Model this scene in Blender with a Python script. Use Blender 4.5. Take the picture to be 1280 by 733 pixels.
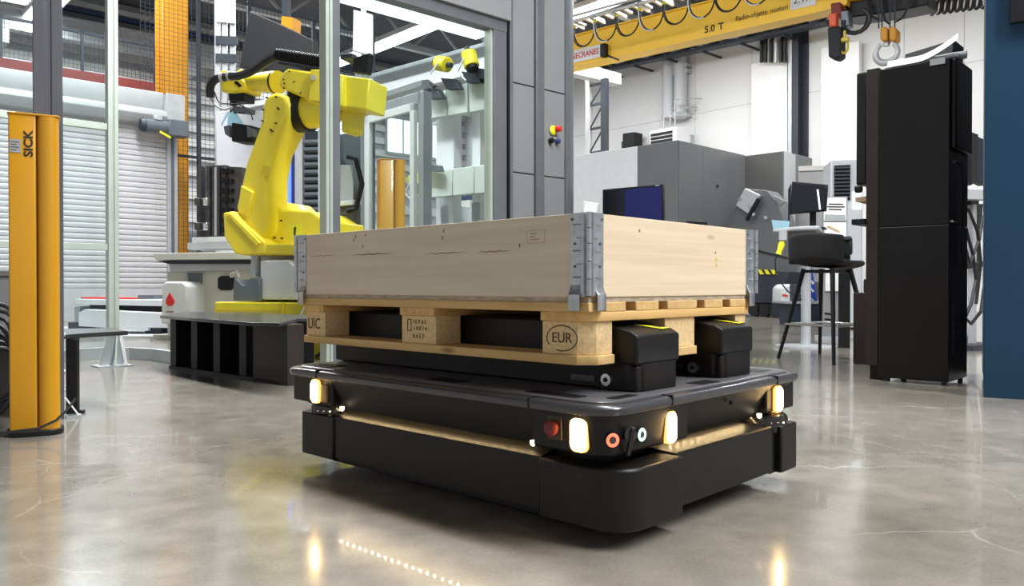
import bpy, bmesh, math, random
from mathutils import Matrix, Vector
random.seed(7)
for o in list(bpy.data.objects): bpy.data.objects.remove(o)
S = bpy.context.scene
COL = S.collection
PI = math.pi

# ---------------------------------------------------------------- camera
F_PX, CAM_H, PITCH = 1001.0, 0.57, math.radians(-0.48)
cam_d = bpy.data.cameras.new('camera'); cam = bpy.data.objects.new('camera', cam_d); COL.objects.link(cam)
cam_d.sensor_width = 36.0; cam_d.lens = F_PX * 36.0 / 1280.0; cam_d.clip_end = 200
cam.location = (0, 0, CAM_H); cam.rotation_euler = (PI / 2 + PITCH, 0, 0)
S.camera = cam

# ---------------------------------------------------------------- world, exposure, big lights
w = bpy.data.worlds.new('world'); S.world = w; w.use_nodes = True
bg = w.node_tree.nodes['Background']; bg.inputs[0].default_value = (0.93, 0.97, 1.0, 1); bg.inputs[1].default_value = 0.42
S.view_settings.view_transform = 'Standard'; S.view_settings.look = 'None'
S.view_settings.gamma = 1.0; S.view_settings.use_curve_mapping = False
S.view_settings.exposure = 0.34

def area(name, loc, size, power, rot=(0, 0, 0), col=(0.95, 0.98, 1.0)):
    d = bpy.data.lights.new(name, 'AREA'); d.shape = 'RECTANGLE'; d.size, d.size_y = size
    d.energy = power; d.color = col
    o = bpy.data.objects.new(name, d); COL.objects.link(o); o.location = loc; o.rotation_euler = rot
    return o
BR = math.radians(42.5)                     # heading of the hall
area('hall_lamp_area', (6.0, 15.5, 7.3), (9, 0.5), 400, (0, 0, BR + PI / 2))
area('hall_lamp_area', (2.5, 19.0, 7.3), (9, 0.5), 360, (0, 0, BR + PI / 2))
area('hall_lamp_area', (-4.5, 10.0, 7.3), (9, 0.5), 520, (0, 0, BR + PI / 2))
area('hall_lamp_area', (-9.0, 17.0, 7.3), (9, 0.5), 330, (0, 0, BR + PI / 2))
area('hall_lamp_area', (-0.5, 5.0, 7.3), (9, 0.5), 520, (0, 0, BR + PI / 2))
area('hall_lamp_area', (-4.5, 23.5, 7.3), (9, 0.5), 420, (0, 0, BR + PI / 2))  # extra lamp, added to brighten the far left wall behind the sash
area('hall_lamp_area', (6.5, -1.0, 7.3), (9, 0.6), 1300, (0, 0, BR + PI / 2))  # lamp added out of view to brighten the short collar board

# ---------------------------------------------------------------- helpers: measured rays -> points in a frame
def ray(px, py):
    a = (px - 640) / F_PX; b = -(py - 366.5) / F_PX
    return Vector((a, math.cos(PITCH) - b * math.sin(PITCH), math.sin(PITCH) + b * math.cos(PITCH)))
def on_z(px, py, z=0.0):
    r = ray(px, py); k = (z - CAM_H) / r.z
    return (r.x * k, r.y * k)
def at(px, py, Y):
    r = ray(px, py); k = Y / r.y
    return (r.x * k, Y, CAM_H + r.z * k)
class Frame:
    def __init__(s, x, y, rz): s.o = Vector((x, y, 0)); s.rz = rz; s.c = math.cos(rz); s.s = math.sin(rz)
    def loc(s, x, y):
        dx, dy = x - s.o.x, y - s.o.y
        return (dx * s.c + dy * s.s, -dx * s.s + dy * s.c)
    def world(s, x, y): return (s.o.x + x * s.c - y * s.s, s.o.y + x * s.s + y * s.c)
    def _loc_ray(s, px, py):
        r = ray(px, py); ox, oy = s.loc(0, 0)
        return (ox, oy), (r.x * s.c + r.y * s.s, -r.x * s.s + r.y * s.c, r.z)
    def ony(s, px, py, yl=0.0):
        o, d = s._loc_ray(px, py); k = (yl - o[1]) / d[1]
        return (o[0] + d[0] * k, CAM_H + d[2] * k)
    def onx(s, px, py, xl=0.0):
        o, d = s._loc_ray(px, py); k = (xl - o[0]) / d[0]
        return (o[1] + d[1] * k, CAM_H + d[2] * k)

# ---------------------------------------------------------------- helpers: materials
MATS = {}
def pm(name, col, rough=0.5, metal=0.0, var=0.06, scale=6.0, bump=0.0, bscale=60.0, stretch=(1, 1, 1), emit=None, estr=0.0, coat=0.0, rvar=0.08, spec=0.5):
    if name in MATS: return MATS[name]
    m = bpy.data.materials.new(name); m.use_nodes = True; N = m.node_tree.nodes; L = m.node_tree.links
    p = N['Principled BSDF']; MATS[name] = m
    p.inputs['Metallic'].default_value = metal; p.inputs['Roughness'].default_value = rough
    p.inputs['Coat Weight'].default_value = coat; p.inputs['Specular IOR Level'].default_value = spec
    c = (*col, 1)
    if emit:
        p.inputs['Emission Color'].default_value = (*emit, 1); p.inputs['Emission Strength'].default_value = estr
    tc = N.new('ShaderNodeTexCoord'); mp = N.new('ShaderNodeMapping'); mp.inputs['Scale'].default_value = stretch
    L.new(tc.outputs['Object'], mp.inputs[0])
    n = N.new('ShaderNodeTexNoise'); n.inputs['Scale'].default_value = scale; n.inputs['Detail'].default_value = 5
    L.new(mp.outputs[0], n.inputs['Vector'])
    r = N.new('ShaderNodeValToRGB'); L.new(n.outputs['Fac'], r.inputs[0])
    r.color_ramp.elements[0].position = 0.3; r.color_ramp.elements[1].position = 0.7
    r.color_ramp.elements[0].color = (*[x * (1 - var) for x in col], 1)
    r.color_ramp.elements[1].color = (*[min(1, x * (1 + var)) for x in col], 1)
    L.new(r.outputs[0], p.inputs['Base Color'])
    mr = N.new('ShaderNodeMapRange'); L.new(n.outputs['Fac'], mr.inputs[0])
    mr.inputs['To Min'].default_value = max(0.02, rough - rvar); mr.inputs['To Max'].default_value = min(1, rough + rvar)
    L.new(mr.outputs[0], p.inputs['Roughness'])
    if bump:
        n2 = N.new('ShaderNodeTexNoise'); n2.inputs['Scale'].default_value = bscale; L.new(mp.outputs[0], n2.inputs['Vector'])
        b = N.new('ShaderNodeBump'); b.inputs['Strength'].default_value = bump; b.inputs['Distance'].default_value = 0.002
        L.new(n2.outputs['Fac'], b.inputs['Height']); L.new(b.outputs[0], p.inputs['Normal'])
    return m
def wood(name, c1, c2, axis, knots=True, ring=26.0, knot_col=(0.33, 0.16, 0.06)):
    m = bpy.data.materials.new(name); m.use_nodes = True; N = m.node_tree.nodes; L = m.node_tree.links
    p = N['Principled BSDF']; p.inputs['Roughness'].default_value = 0.62; p.inputs['Specular IOR Level'].default_value = 0.3
    tc = N.new('ShaderNodeTexCoord'); mp = N.new('ShaderNodeMapping')
    sc = [ring, ring, ring]; sc[axis] = 1.1; mp.inputs['Scale'].default_value = sc
    L.new(tc.outputs['Object'], mp.inputs[0])
    n = N.new('ShaderNodeTexNoise'); n.inputs['Scale'].default_value = 1.6; n.inputs['Detail'].default_value = 6; n.inputs['Distortion'].default_value = 0.7
    L.new(mp.outputs[0], n.inputs['Vector'])
    r = N.new('ShaderNodeValToRGB'); L.new(n.outputs['Fac'], r.inputs[0])
    r.color_ramp.elements[0].position = 0.34; r.color_ramp.elements[1].position = 0.66
    r.color_ramp.elements[0].color = (*c1, 1); r.color_ramp.elements[1].color = (*c2, 1)
    out = r.outputs[0]
    if knots:
        v = N.new('ShaderNodeTexVoronoi'); v.inputs['Scale'].default_value = 1.0
        mk = N.new('ShaderNodeMapping'); s2 = [8.5, 8.5, 8.5]; s2[axis] = 2.6; mk.inputs['Scale'].default_value = s2; mk.inputs['Location'].default_value = (0.37, 0.21, 0.4)
        L.new(tc.outputs['Object'], mk.inputs[0]); L.new(mk.outputs[0], v.inputs['Vector'])
        kr = N.new('ShaderNodeValToRGB'); L.new(v.outputs['Distance'], kr.inputs[0])
        kr.color_ramp.elements[0].color = (1, 1, 1, 1); kr.color_ramp.elements[1].color = (0, 0, 0, 1)
        kr.color_ramp.elements[0].position = 0.03; kr.color_ramp.elements[1].position = 0.1
        mx = N.new('ShaderNodeMixRGB'); L.new(kr.outputs[0], mx.inputs[0]); L.new(out, mx.inputs[1]); mx.inputs[2].default_value = (*knot_col, 1)
        out = mx.outputs[0]
    L.new(out, p.inputs['Base Color'])
    b = N.new('ShaderNodeBump'); b.inputs['Strength'].default_value = 0.15; b.inputs['Distance'].default_value = 0.002
    L.new(n.outputs['Fac'], b.inputs['Height']); L.new(b.outputs[0], p.inputs['Normal'])
    MATS[name] = m; return m
def glass(name, tint=(0.93, 0.97, 0.97), fac=0.08):
    m = bpy.data.materials.new(name); m.use_nodes = True; N = m.node_tree.nodes; L = m.node_tree.links
    N.remove(N['Principled BSDF']); out = N['Material Output']
    t = N.new('ShaderNodeBsdfTransparent'); t.inputs[0].default_value = (*tint, 1)
    g = N.new('ShaderNodeBsdfGlossy'); g.inputs['Roughness'].default_value = 0.02
    lw = N.new('ShaderNodeLayerWeight'); lw.inputs[0].default_value = 0.5
    pw = N.new('ShaderNodeMath'); pw.operation = 'POWER'; pw.inputs[1].default_value = 4.0; L.new(lw.outputs['Facing'], pw.inputs[0])
    fr = N.new('ShaderNodeMath'); fr.operation = 'MULTIPLY_ADD'; fr.inputs[1].default_value = 0.7; fr.inputs[2].default_value = 0.035; L.new(pw.outputs[0], fr.inputs[0])
    mx = N.new('ShaderNodeMixShader'); L.new(fr.outputs[0], mx.inputs[0]); L.new(t.outputs[0], mx.inputs[1]); L.new(g.outputs[0], mx.inputs[2])
    L.new(mx.outputs[0], out.inputs[0]); MATS[name] = m; return m
def glow(name, col, strength):
    m = bpy.data.materials.new(name); m.use_nodes = True; N = m.node_tree.nodes; p = N['Principled BSDF']
    p.inputs['Base Color'].default_value = (*[x * 0.5 for x in col], 1)
    p.inputs['Emission Color'].default_value = (*col, 1); p.inputs['Emission Strength'].default_value = strength
    MATS[name] = m; return m
def concrete():
    m = bpy.data.materials.new('polished_concrete'); m.use_nodes = True; N = m.node_tree.nodes; L = m.node_tree.links
    p = N['Principled BSDF']; tc = N.new('ShaderNodeTexCoord')
    def noise(s, d=6, dist=0.0):
        n = N.new('ShaderNodeTexNoise'); n.inputs['Scale'].default_value = s; n.inputs['Detail'].default_value = d; n.inputs['Distortion'].default_value = dist
        L.new(tc.outputs['Object'], n.inputs['Vector']); return n
    n1, n2, n3 = noise(0.9, 8, 0.6), noise(9, 8), noise(120, 3)
    r1 = N.new('ShaderNodeValToRGB'); L.new(n1.outputs['Fac'], r1.inputs[0])
    e = r1.color_ramp.elements; e[0].position = 0.32; e[1].position = 0.7
    e[0].color = (0.19, 0.17, 0.14, 1); e[1].color = (0.31, 0.282, 0.242, 1)
    r2 = N.new('ShaderNodeValToRGB'); L.new(n2.outputs['Fac'], r2.inputs[0]); e = r2.color_ramp.elements
    e[0].position = 0.3; e[1].position = 0.75; e[0].color = (0.8, 0.8, 0.8, 1); e[1].color = (1.12, 1.11, 1.1, 1)
    m1 = N.new('ShaderNodeMixRGB'); m1.blend_type = 'MULTIPLY'; m1.inputs[0].default_value = 1; L.new(r1.outputs[0], m1.inputs[1]); L.new(r2.outputs[0], m1.inputs[2])
    r3 = N.new('ShaderNodeValToRGB'); L.new(n3.outputs['Fac'], r3.inputs[0]); e = r3.color_ramp.elements
    e[0].position = 0.35; e[1].position = 0.75; e[0].color = (0.93, 0.93, 0.93, 1); e[1].color = (1.1, 1.1, 1.1, 1)
    m2 = N.new('ShaderNodeMixRGB'); m2.blend_type = 'MULTIPLY'; m2.inputs[0].default_value = 1; L.new(m1.outputs[0], m2.inputs[1]); L.new(r3.outputs[0], m2.inputs[2])
    # hairline cracks: cell borders of a warped voronoi, faded in and out by noise
    wn = noise(3.5, 4); ad = N.new('ShaderNodeMixRGB'); ad.inputs[0].default_value = 0.16; L.new(tc.outputs['Object'], ad.inputs[1]); L.new(wn.outputs['Color'], ad.inputs[2])
    v = N.new('ShaderNodeTexVoronoi'); v.feature = 'DISTANCE_TO_EDGE'; v.inputs['Scale'].default_value = 1.7; L.new(ad.outputs[0], v.inputs['Vector'])
    vr = N.new('ShaderNodeValToRGB'); L.new(v.outputs['Distance'], vr.inputs[0]); e = vr.color_ramp.elements
    e[0].color = (1, 1, 1, 1); e[1].color = (0, 0, 0, 1); e[0].position = 0.0; e[1].position = 0.006
    fn = noise(1.3, 2); fr = N.new('ShaderNodeValToRGB'); L.new(fn.outputs['Fac'], fr.inputs[0]); fr.color_ramp.elements[0].position = 0.52; fr.color_ramp.elements[1].position = 0.68
    mu = N.new('ShaderNodeMath'); mu.operation = 'MULTIPLY'; L.new(vr.outputs[0], mu.inputs[0]); L.new(fr.outputs[0], mu.inputs[1])
    mu2 = N.new('ShaderNodeMath'); mu2.operation = 'MULTIPLY'; mu2.inputs[1].default_value = 0.55; L.new(mu.outputs[0], mu2.inputs[0])
    m3 = N.new('ShaderNodeMixRGB'); L.new(mu2.outputs[0], m3.inputs[0]); L.new(m2.outputs[0], m3.inputs[1]); m3.inputs[2].default_value = (0.62, 0.6, 0.56, 1)
    L.new(m3.outputs[0], p.inputs['Base Color'])
    mr = N.new('ShaderNodeMapRange'); L.new(n2.outputs['Fac'], mr.inputs[0]); mr.inputs['To Min'].default_value = 0.13; mr.inputs['To Max'].default_value = 0.25
    p.inputs['Coat Weight'].default_value = 0.28; p.inputs['Coat Roughness'].default_value = 0.035
    L.new(mr.outputs[0], p.inputs['Roughness']); p.inputs['Specular IOR Level'].default_value = 0.45
    b = N.new('ShaderNodeBump'); b.inputs['Strength'].default_value = 0.03; b.inputs['Distance'].default_value = 0.002
    L.new(n2.outputs['Fac'], b.inputs['Height']); L.new(b.outputs[0], p.inputs['Normal'])
    return m

# ---------------------------------------------------------------- helpers: meshes and objects
class MB:
    def __init__(s): s.v = []; s.f = []
    def add(s, vs, fs):
        n = len(s.v); s.v += [tuple(v) for v in vs]; s.f += [tuple(i + n for i in f) for f in fs]; return s
    def box(s, x0, x1, y0, y1, z0, z1):
        return s.add([(x0,y0,z0),(x1,y0,z0),(x1,y1,z0),(x0,y1,z0),(x0,y0,z1),(x1,y0,z1),(x1,y1,z1),(x0,y1,z1)],
                     [(0,3,2,1),(4,5,6,7),(0,1,5,4),(1,2,6,5),(2,3,7,6),(3,0,4,7)])
    def cbox(s, c, sz, M=None):
        n0 = len(s.v); x, y, z = c; a, b, d = sz[0]/2, sz[1]/2, sz[2]/2
        s.box(-a, a, -b, b, -d, d)
        for i in range(n0, len(s.v)):
            p = Vector(s.v[i]);  p = M @ p if M else p
            s.v[i] = (p.x + x, p.y + y, p.z + z)
        return s
    def beam(s, p, q, wd, ht):
        """rectangular bar from p to q"""
        p, q = Vector(p), Vector(q); d = (q - p).normalized(); up = Vector((0, 0, 1))
        if abs(d.z) > 0.99: up = Vector((0, 1, 0))
        a = d.cross(up).normalized() * wd / 2; b = a.cross(d).normalized() * ht / 2
        vs = [p - a - b, p + a - b, p + a + b, p - a + b, q - a - b, q + a - b, q + a + b, q - a + b]
        return s.add(vs, [(0,1,2,3),(7,6,5,4),(0,4,5,1),(1,5,6,2),(2,6,7,3),(3,7,4,0)])
    def prism(s, poly, a0, a1, ax='z'):
        m = {'z': lambda p, a: (p[0], p[1], a), 'y': lambda p, a: (p[0], a, p[1]), 'x': lambda p, a: (a, p[0], p[1])}[ax]
        n = len(poly)
        return s.add([m(p, a0) for p in poly] + [m(p, a1) for p in poly],
                     [tuple(range(n))[::-1], tuple(range(n, 2 * n))] + [(i, (i+1) % n, n + (i+1) % n, n + i) for i in range(n)])
    def loft(s, rings, caps=True):
        n = len(rings[0]); vs = [p for r in rings for p in r]; fs = []
        for k in range(len(rings) - 1):
            for i in range(n): fs.append((k*n+i, k*n+(i+1) % n, (k+1)*n+(i+1) % n, (k+1)*n+i))
        if caps: fs += [tuple(range(n))[::-1], tuple(range((len(rings)-1)*n, len(rings)*n))]
        return s.add(vs, fs)
    def cyl(s, p, q, r, r2=None, n=16):
        p, q = Vector(p), Vector(q); r2 = r if r2 is None else r2
        d = (q - p).normalized(); a = d.orthogonal().normalized(); b = d.cross(a)
        ring = lambda c, R: [c + (a * math.cos(t) + b * math.sin(t)) * R for t in [2*PI*i/n for i in range(n)]]
        return s.loft([ring(p, r), ring(q, r2)])
    def tube(s, pts, r, n=8):
        pts = [Vector(p) for p in pts]; rings = []; a = None
        for i, p in enumerate(pts):
            d = (pts[min(i+1, len(pts)-1)] - pts[max(i-1, 0)]).normalized()
            a = d.orthogonal().normalized() if a is None else (a - d * a.dot(d)).normalized()
            b = d.cross(a); R = r[i] if isinstance(r, (list, tuple)) else r
            rings.append([p + (a*math.cos(t) + b*math.sin(t))*R for t in [2*PI*k/n for k in range(n)]])
        return s.loft(rings)
    def lathe(s, prof, n=20, c=(0, 0), ax='z'):
        rings = []
        for r, h in prof:
            rr = [(max(r, 1e-5)*math.cos(2*PI*i/n), max(r, 1e-5)*math.sin(2*PI*i/n)) for i in range(n)]
            if ax == 'z': rings.append([(c[0]+x, c[1]+y, h) for x, y in rr])
            elif ax == 'y': rings.append([(c[0]+x, h, c[1]+y) for x, y in rr])
            else: rings.append([(h, c[0]+x, c[1]+y) for x, y in rr])
        return s.loft(rings)
    def mesh(s, name):
        me = bpy.data.meshes.new(name); me.from_pydata(s.v, [], s.f)
        bm = bmesh.new(); bm.from_mesh(me); bmesh.ops.recalc_face_normals(bm, faces=bm.faces); bm.to_mesh(me); bm.free()
        return me
    def build(s, name, m, parent=None, bevel=0.0, smooth=False, loc=None, rz=None, seg=2):
        me = s.mesh(name); me.materials.append(MATS[m] if isinstance(m, str) else m)
        return link(name, me, parent, bevel, smooth, loc, rz, seg)
def link(name, me, parent=None, bevel=0.0, smooth=False, loc=None, rz=None, seg=2):
    o = bpy.data.objects.new(name, me); COL.objects.link(o)
    if parent: o.parent = parent
    if loc is not None: o.location = loc
    if rz is not None: o.rotation_euler = (0, 0, rz)
    if smooth:
        for p in me.polygons: p.use_smooth = True
        try: me.set_sharp_from_angle(angle=math.radians(38))
        except Exception: pass
    if bevel:
        b = o.modifiers.new('bevel', 'BEVEL'); b.width = bevel; b.segments = seg; b.limit_method = 'ANGLE'; b.angle_limit = math.radians(35)
        for p in me.polygons: p.use_smooth = True
        try: me.set_sharp_from_angle(angle=math.radians(60))
        except Exception: pass
        b.harden_normals = False
    return o
def tag(o, label, cat, group=None):
    o['label'] = label; o['category'] = cat
    if group: o['group'] = group
    return o
def struct(o): o['kind'] = 'structure'; return o
def stuff(o): o['kind'] = 'stuff'; return o
def thing(name, label, cat, fr=None, loc=(0, 0, 0), rz=0.0, group=None):
    o = bpy.data.objects.new(name, None); COL.objects.link(o); o.empty_display_size = 0.1
    if fr: o.location = (fr.o.x, fr.o.y, 0); o.rotation_euler = (0, 0, fr.rz)
    else: o.location = loc; o.rotation_euler = (0, 0, rz)
    return tag(o, label, cat, group)
def rrect(x0, x1, y0, y1, r, n=6):
    """rounded rectangle; r = one radius or four for (x0y0, x1y0, x1y1, x0y1)"""
    rs = r if isinstance(r, (list, tuple)) else [r]*4; pts = []
    for (cx, cy, a0, R) in ((x0, y0, PI, rs[0]), (x1, y0, 1.5*PI, rs[1]), (x1, y1, 0, rs[2]), (x0, y1, .5*PI, rs[3])):
        ox = cx + (R if cx == x0 else -R); oy = cy + (R if cy == y0 else -R)
        for k in range(n + 1):
            t = a0 + k * PI / 2 / n; pts.append((ox + R*math.cos(t), oy + R*math.sin(t)))
    return pts
def text(name, s, size, m, parent, loc, right, up=(0, 0, 1), align='CENTER', depth=0.0006, bold=0.0, sx=1.0):
    c = bpy.data.curves.new(name, 'FONT'); c.body = s; c.size = size; c.align_x = align; c.align_y = 'CENTER'; c.extrude = depth; c.offset = bold; c.resolution_u = 3
    t = bpy.data.objects.new(name, c); COL.objects.link(t)
    dg = bpy.context.evaluated_depsgraph_get(); me = bpy.data.meshes.new_from_object(t.evaluated_get(dg))
    bpy.data.objects.remove(t); me.materials.clear(); me.materials.append(MATS[m])
    X = Vector(right).normalized(); Yv = Vector(up).normalized(); Z = X.cross(Yv)
    o = bpy.data.objects.new(name, me); COL.objects.link(o); o.parent = parent
    o.matrix_local = Matrix(((X.x*sx, Yv.x, Z.x, loc[0]), (X.y*sx, Yv.y, Z.y, loc[1]), (X.z*sx, Yv.z, Z.z, loc[2]), (0, 0, 0, 1)))
    return o
def pyp(fr, pts, yl=0.0): return [fr.ony(px, py, yl) for px, py in pts]
def pxp(fr, pts, xl=0.0): return [fr.onx(px, py, xl) for px, py in pts]
def slab_y(name, m, par, fr, pts, yl, th, bevel=0.0):
    return MB().prism(pyp(fr, pts, yl), yl, yl + th, 'y').build(name, m, par, bevel)
def slab_x(name, m, par, fr, pts, xl, th, bevel=0.0):
    return MB().prism(pxp(fr, pts, xl), xl, xl + th, 'x').build(name, m, par, bevel)

# ---------------------------------------------------------------- materials
pm('wall_white', (0.7, 0.7, 0.7), 0.7, var=0.03, scale=0.8, bump=0.1)
pm('seam_grey', (0.5, 0.5, 0.5), 0.8, var=0.05)
pm('wall_grey', (0.4, 0.41, 0.42), 0.7, var=0.08, scale=0.6)
pm('clad_white', (0.62, 0.62, 0.6), 0.5, var=0.06, scale=1.0)
pm('clad_dark', (0.13, 0.14, 0.15), 0.6, var=0.1)
pm('ceiling_dark', (0.12, 0.125, 0.14), 0.8, var=0.15, scale=1.2)
pm('steel_light', (0.5, 0.51, 0.52), 0.4, 0.3, var=0.08)
pm('steel_dark', (0.035, 0.042, 0.055), 0.5, var=0.12, spec=0.35)
pm('galv', (0.5, 0.52, 0.54), 0.34, 0.85, var=0.18, scale=40, bump=0.1)
pm('bright_steel', (0.72, 0.72, 0.72), 0.22, 0.9, var=0.08)
pm('alu_green', (0.56, 0.62, 0.54), 0.35, 0.35, var=0.05)
pm('alu', (0.5, 0.54, 0.55), 0.32, 0.6, var=0.06)
pm('alu_dark', (0.13, 0.13, 0.145), 0.36, 0.35, var=0.08)
pm('frame_grey', (0.16, 0.17, 0.185), 0.4, 0.2, var=0.06)
pm('panel_grey', (0.26, 0.26, 0.265), 0.5, var=0.03, scale=3)
pm('panel_brown', (0.2, 0.19, 0.185), 0.5, var=0.04)
pm('robot_black', (0.0085, 0.007, 0.0062), 0.42, var=0.15, scale=20, bump=0.12, bscale=400, rvar=0.06, spec=0.3)
pm('robot_top', (0.10, 0.096, 0.10), 0.3, 0.1, var=0.08, scale=5, bump=0.05, bscale=300, rvar=0.02)
pm('robot_rim', (0.055, 0.053, 0.058), 0.25, 0.15, var=0.08, coat=0.2)
pm('black', (0.008, 0.008, 0.0085), 0.45, var=0.1, spec=0.3)
pm('black_soft', (0.016, 0.016, 0.018), 0.7, var=0.15, bump=0.1)
pm('black_gloss', (0.01, 0.01, 0.012), 0.12, var=0.1, rvar=0.03)
pm('bench_black', (0.010, 0.0095, 0.0095), 0.5, var=0.25, scale=5, bump=0.1, spec=0.3)
pm('bench_top', (0.03, 0.031, 0.033), 0.22, var=0.2, scale=4)
pm('cabinet_black', (0.006, 0.0056, 0.0056), 0.36, var=0.1, rvar=0.04, spec=0.28)
pm('cabinet_brown', (0.03, 0.022, 0.018), 0.5, var=0.1, spec=0.3)
pm('sick_yellow', (0.6, 0.28, 0.004), 0.35, var=0.04, scale=3, coat=0.2)
pm('arm_yellow', (0.95, 0.76, 0.035), 0.38, var=0.04, scale=5, coat=0.15)
pm('plinth_yellow', (0.72, 0.6, 0.02), 0.45, var=0.08)
pm('crane_yellow', (1.0, 0.57, 0.02), 0.4, var=0.05, scale=2)
pm('pillar_orange', (0.62, 0.27, 0.01), 0.5, var=0.12, scale=3)
pm('machine_white', (0.72, 0.74, 0.74), 0.42, var=0.03)
pm('machine_cream', (0.62, 0.62, 0.55), 0.45, var=0.04)
pm('machine_green', (0.6, 0.66, 0.6), 0.45, var=0.05)
pm('machine_grey', (0.145, 0.152, 0.155), 0.36, var=0.04, scale=2)
pm('machine_lightgrey', (0.52, 0.53, 0.55), 0.45, var=0.03)
pm('shutter', (0.62, 0.61, 0.62), 0.4, 0.1, var=0.04)
pm('roll_grey', (0.4, 0.41, 0.41), 0.45, var=0.05)
pm('arm_decal', (0.8, 0.6, 0.03), 0.45)
pm('motor_grey', (0.14, 0.16, 0.18), 0.4, 0.3, var=0.1)
pm('iron', (0.09, 0.085, 0.08), 0.42, 0.5, var=0.25, scale=14)
pm('red_steel', (0.2, 0.03, 0.025), 0.6, var=0.15)
pm('red', (0.75, 0.03, 0.02), 0.4, var=0.05)
pm('orange_red', (0.75, 0.1, 0.03), 0.45, var=0.06)
pm('blue_panel', (0.006, 0.04, 0.085), 0.42, var=0.05, scale=2, rvar=0.05, spec=0.35)
pm('blue_dark', (0.006, 0.012, 0.035), 0.5, var=0.1)
pm('blue_steel', (0.03, 0.06, 0.16), 0.5, var=0.1)
pm('blue_poster', (0.02, 0.06, 0.45), 0.4, var=0.1)
pm('white', (0.82, 0.82, 0.82), 0.45, var=0.02)
pm('paper', (0.88, 0.88, 0.86), 0.6, var=0.04, scale=12)
pm('paper_grey', (0.35, 0.37, 0.38), 0.6, var=0.1, scale=12)
pm('gold', (0.6, 0.45, 0.03), 0.4, var=0.05)
pm('tri_yellow', (0.9, 0.85, 0.03), 0.4, var=0.03)
pm('ink', (0.03, 0.02, 0.015), 0.7, var=0.1)
pm('ink_brown', (0.09, 0.045, 0.02), 0.8, var=0.2)
pm('ink_faint', (0.3, 0.22, 0.16), 0.8, var=0.15)
pm('screen_blue', (0.005, 0.005, 0.03), 0.15, emit=(0.004, 0.008, 0.16), estr=0.3, rvar=0.02)
pm('screen_dark', (0.006, 0.007, 0.012), 0.15, rvar=0.03)
pm('pale_blue_glow', (0.3, 0.5, 0.6), 0.3, emit=(0.35, 0.6, 0.75), estr=0.35)  # pale blue with a faint glow painted in; its parts are no lamps
pm('cable', (0.012, 0.012, 0.014), 0.5)
pm('cable_white', (0.7, 0.7, 0.72), 0.5)
pm('rubber', (0.02, 0.02, 0.02), 0.8)
pm('particle', (0.72, 0.51, 0.26), 0.8, var=0.16, scale=110, bump=0.4, bscale=160)
pm('plywood', (0.42, 0.33, 0.23), 0.7, var=0.3, scale=30, stretch=(1, 1, 6))
pm('lidar', (0.02, 0.018, 0.016), 0.15, rvar=0.03)
pm('stop_dull', (0.045, 0.03, 0.014), 0.5)
pm('stop_red', (0.16, 0.018, 0.014), 0.5)
pm('amber_plastic', (0.35, 0.2, 0.07), 0.3)
wood('collar_long', (0.66, 0.56, 0.43), (0.74, 0.64, 0.51), 1, knots=False, ring=20)
wood('collar_short', (0.68, 0.53, 0.37), (0.77, 0.62, 0.45), 0, ring=34)
wood('pallet_long', (0.56, 0.34, 0.13), (0.7, 0.46, 0.2), 1, ring=18)
wood('pallet_cross', (0.6, 0.35, 0.12), (0.74, 0.47, 0.19), 0, ring=18)
wood('tan_wood', (0.5, 0.36, 0.2), (0.58, 0.43, 0.26), 0)
glass('pane')
glow('head_light', (1.0, 0.66, 0.27), 26.0)
glow('halo_glow', (1.0, 0.42, 0.08), 1.6)  # painted halo around the head lamp lenses
glow('header_glow', (0.9, 0.97, 1.0), 1.3)
glow('led_warm', (1.0, 0.72, 0.36), 70.0)
glow('led_mark', (1.0, 0.82, 0.55), 2.2)
glow('ring_red', (1.0, 0.12, 0.06), 2.2)
glow('ring_green', (0.45, 1.0, 0.72), 2.0)
glow('lamp_white', (0.95, 0.98, 1.0), 9.0)
glow('window_light', (0.8, 0.92, 1.0), 1.5)
glow('blue_light', (0.08, 0.15, 1.0), 2.2)

# ================================================================= SETTING
fl = MB().box(-34, 30, -8, 44, -0.1, 0).build('floor', concrete()); struct(fl)
HB = Frame(7.55, 21.0, BR)             # back wall: plane local x=0, runs along local y
struct(MB().box(0, 0.3, -16, 14.2, 0, 8.6).build('wall_back', 'wall_white', None, loc=(HB.o.x, HB.o.y, 0), rz=BR))
wl = HB.world(0, 14.0)
HL = Frame(wl[0], wl[1], BR)           # left wall: plane local y=0, runs along local x
struct(MB().box(-26, 0.3, 0, 0.3, 0, 8.6).build('wall_left', 'wall_grey', None, loc=(wl[0], wl[1], 0), rz=BR))
struct(MB().box(-30, 4, -26, 18, 8.6, 8.8).build('ceiling', 'ceiling_dark', None, loc=(HB.o.x, HB.o.y, 0), rz=BR))

# ================================================================= MOBILE ROBOT, PALLET, COLLAR
def shift(mb, dx, dy, dz=0.0):
    mb.v = [(x + dx, y + dy, z + dz) for x, y, z in mb.v]; return mb
RYAW = math.radians(46.78)
PF = Frame(0.1727, 1.802, RYAW)        # near corner of the pallet; local x along its short side, y along its long side
CV, CU = 0.40, 0.52                    # robot's centre in that frame
rc = PF.world(CV, CU)
rob = thing('mobile_robot', 'black low mobile robot with glowing corner lights carrying the wooden pallet', 'robot', loc=(rc[0], rc[1], 0), rz=RYAW)
def RP(mb, name, m, par=None, **k):
    if par is not None and par is not rob: return shift(mb, -CV, -CU).build(name, m, par, **k)
    return shift(mb, -CV, -CU).build(name, m, rob, **k)
BV0, BV1, BU0, BU1 = -0.045, 0.845, -0.122, 1.125   # skirt outline
RV0, RV1, RU0, RU1 = -0.090, 0.908, -0.118, 1.163   # top rim outline
ZB, ZL, ZT = 0.044, 0.176, 0.322
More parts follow.
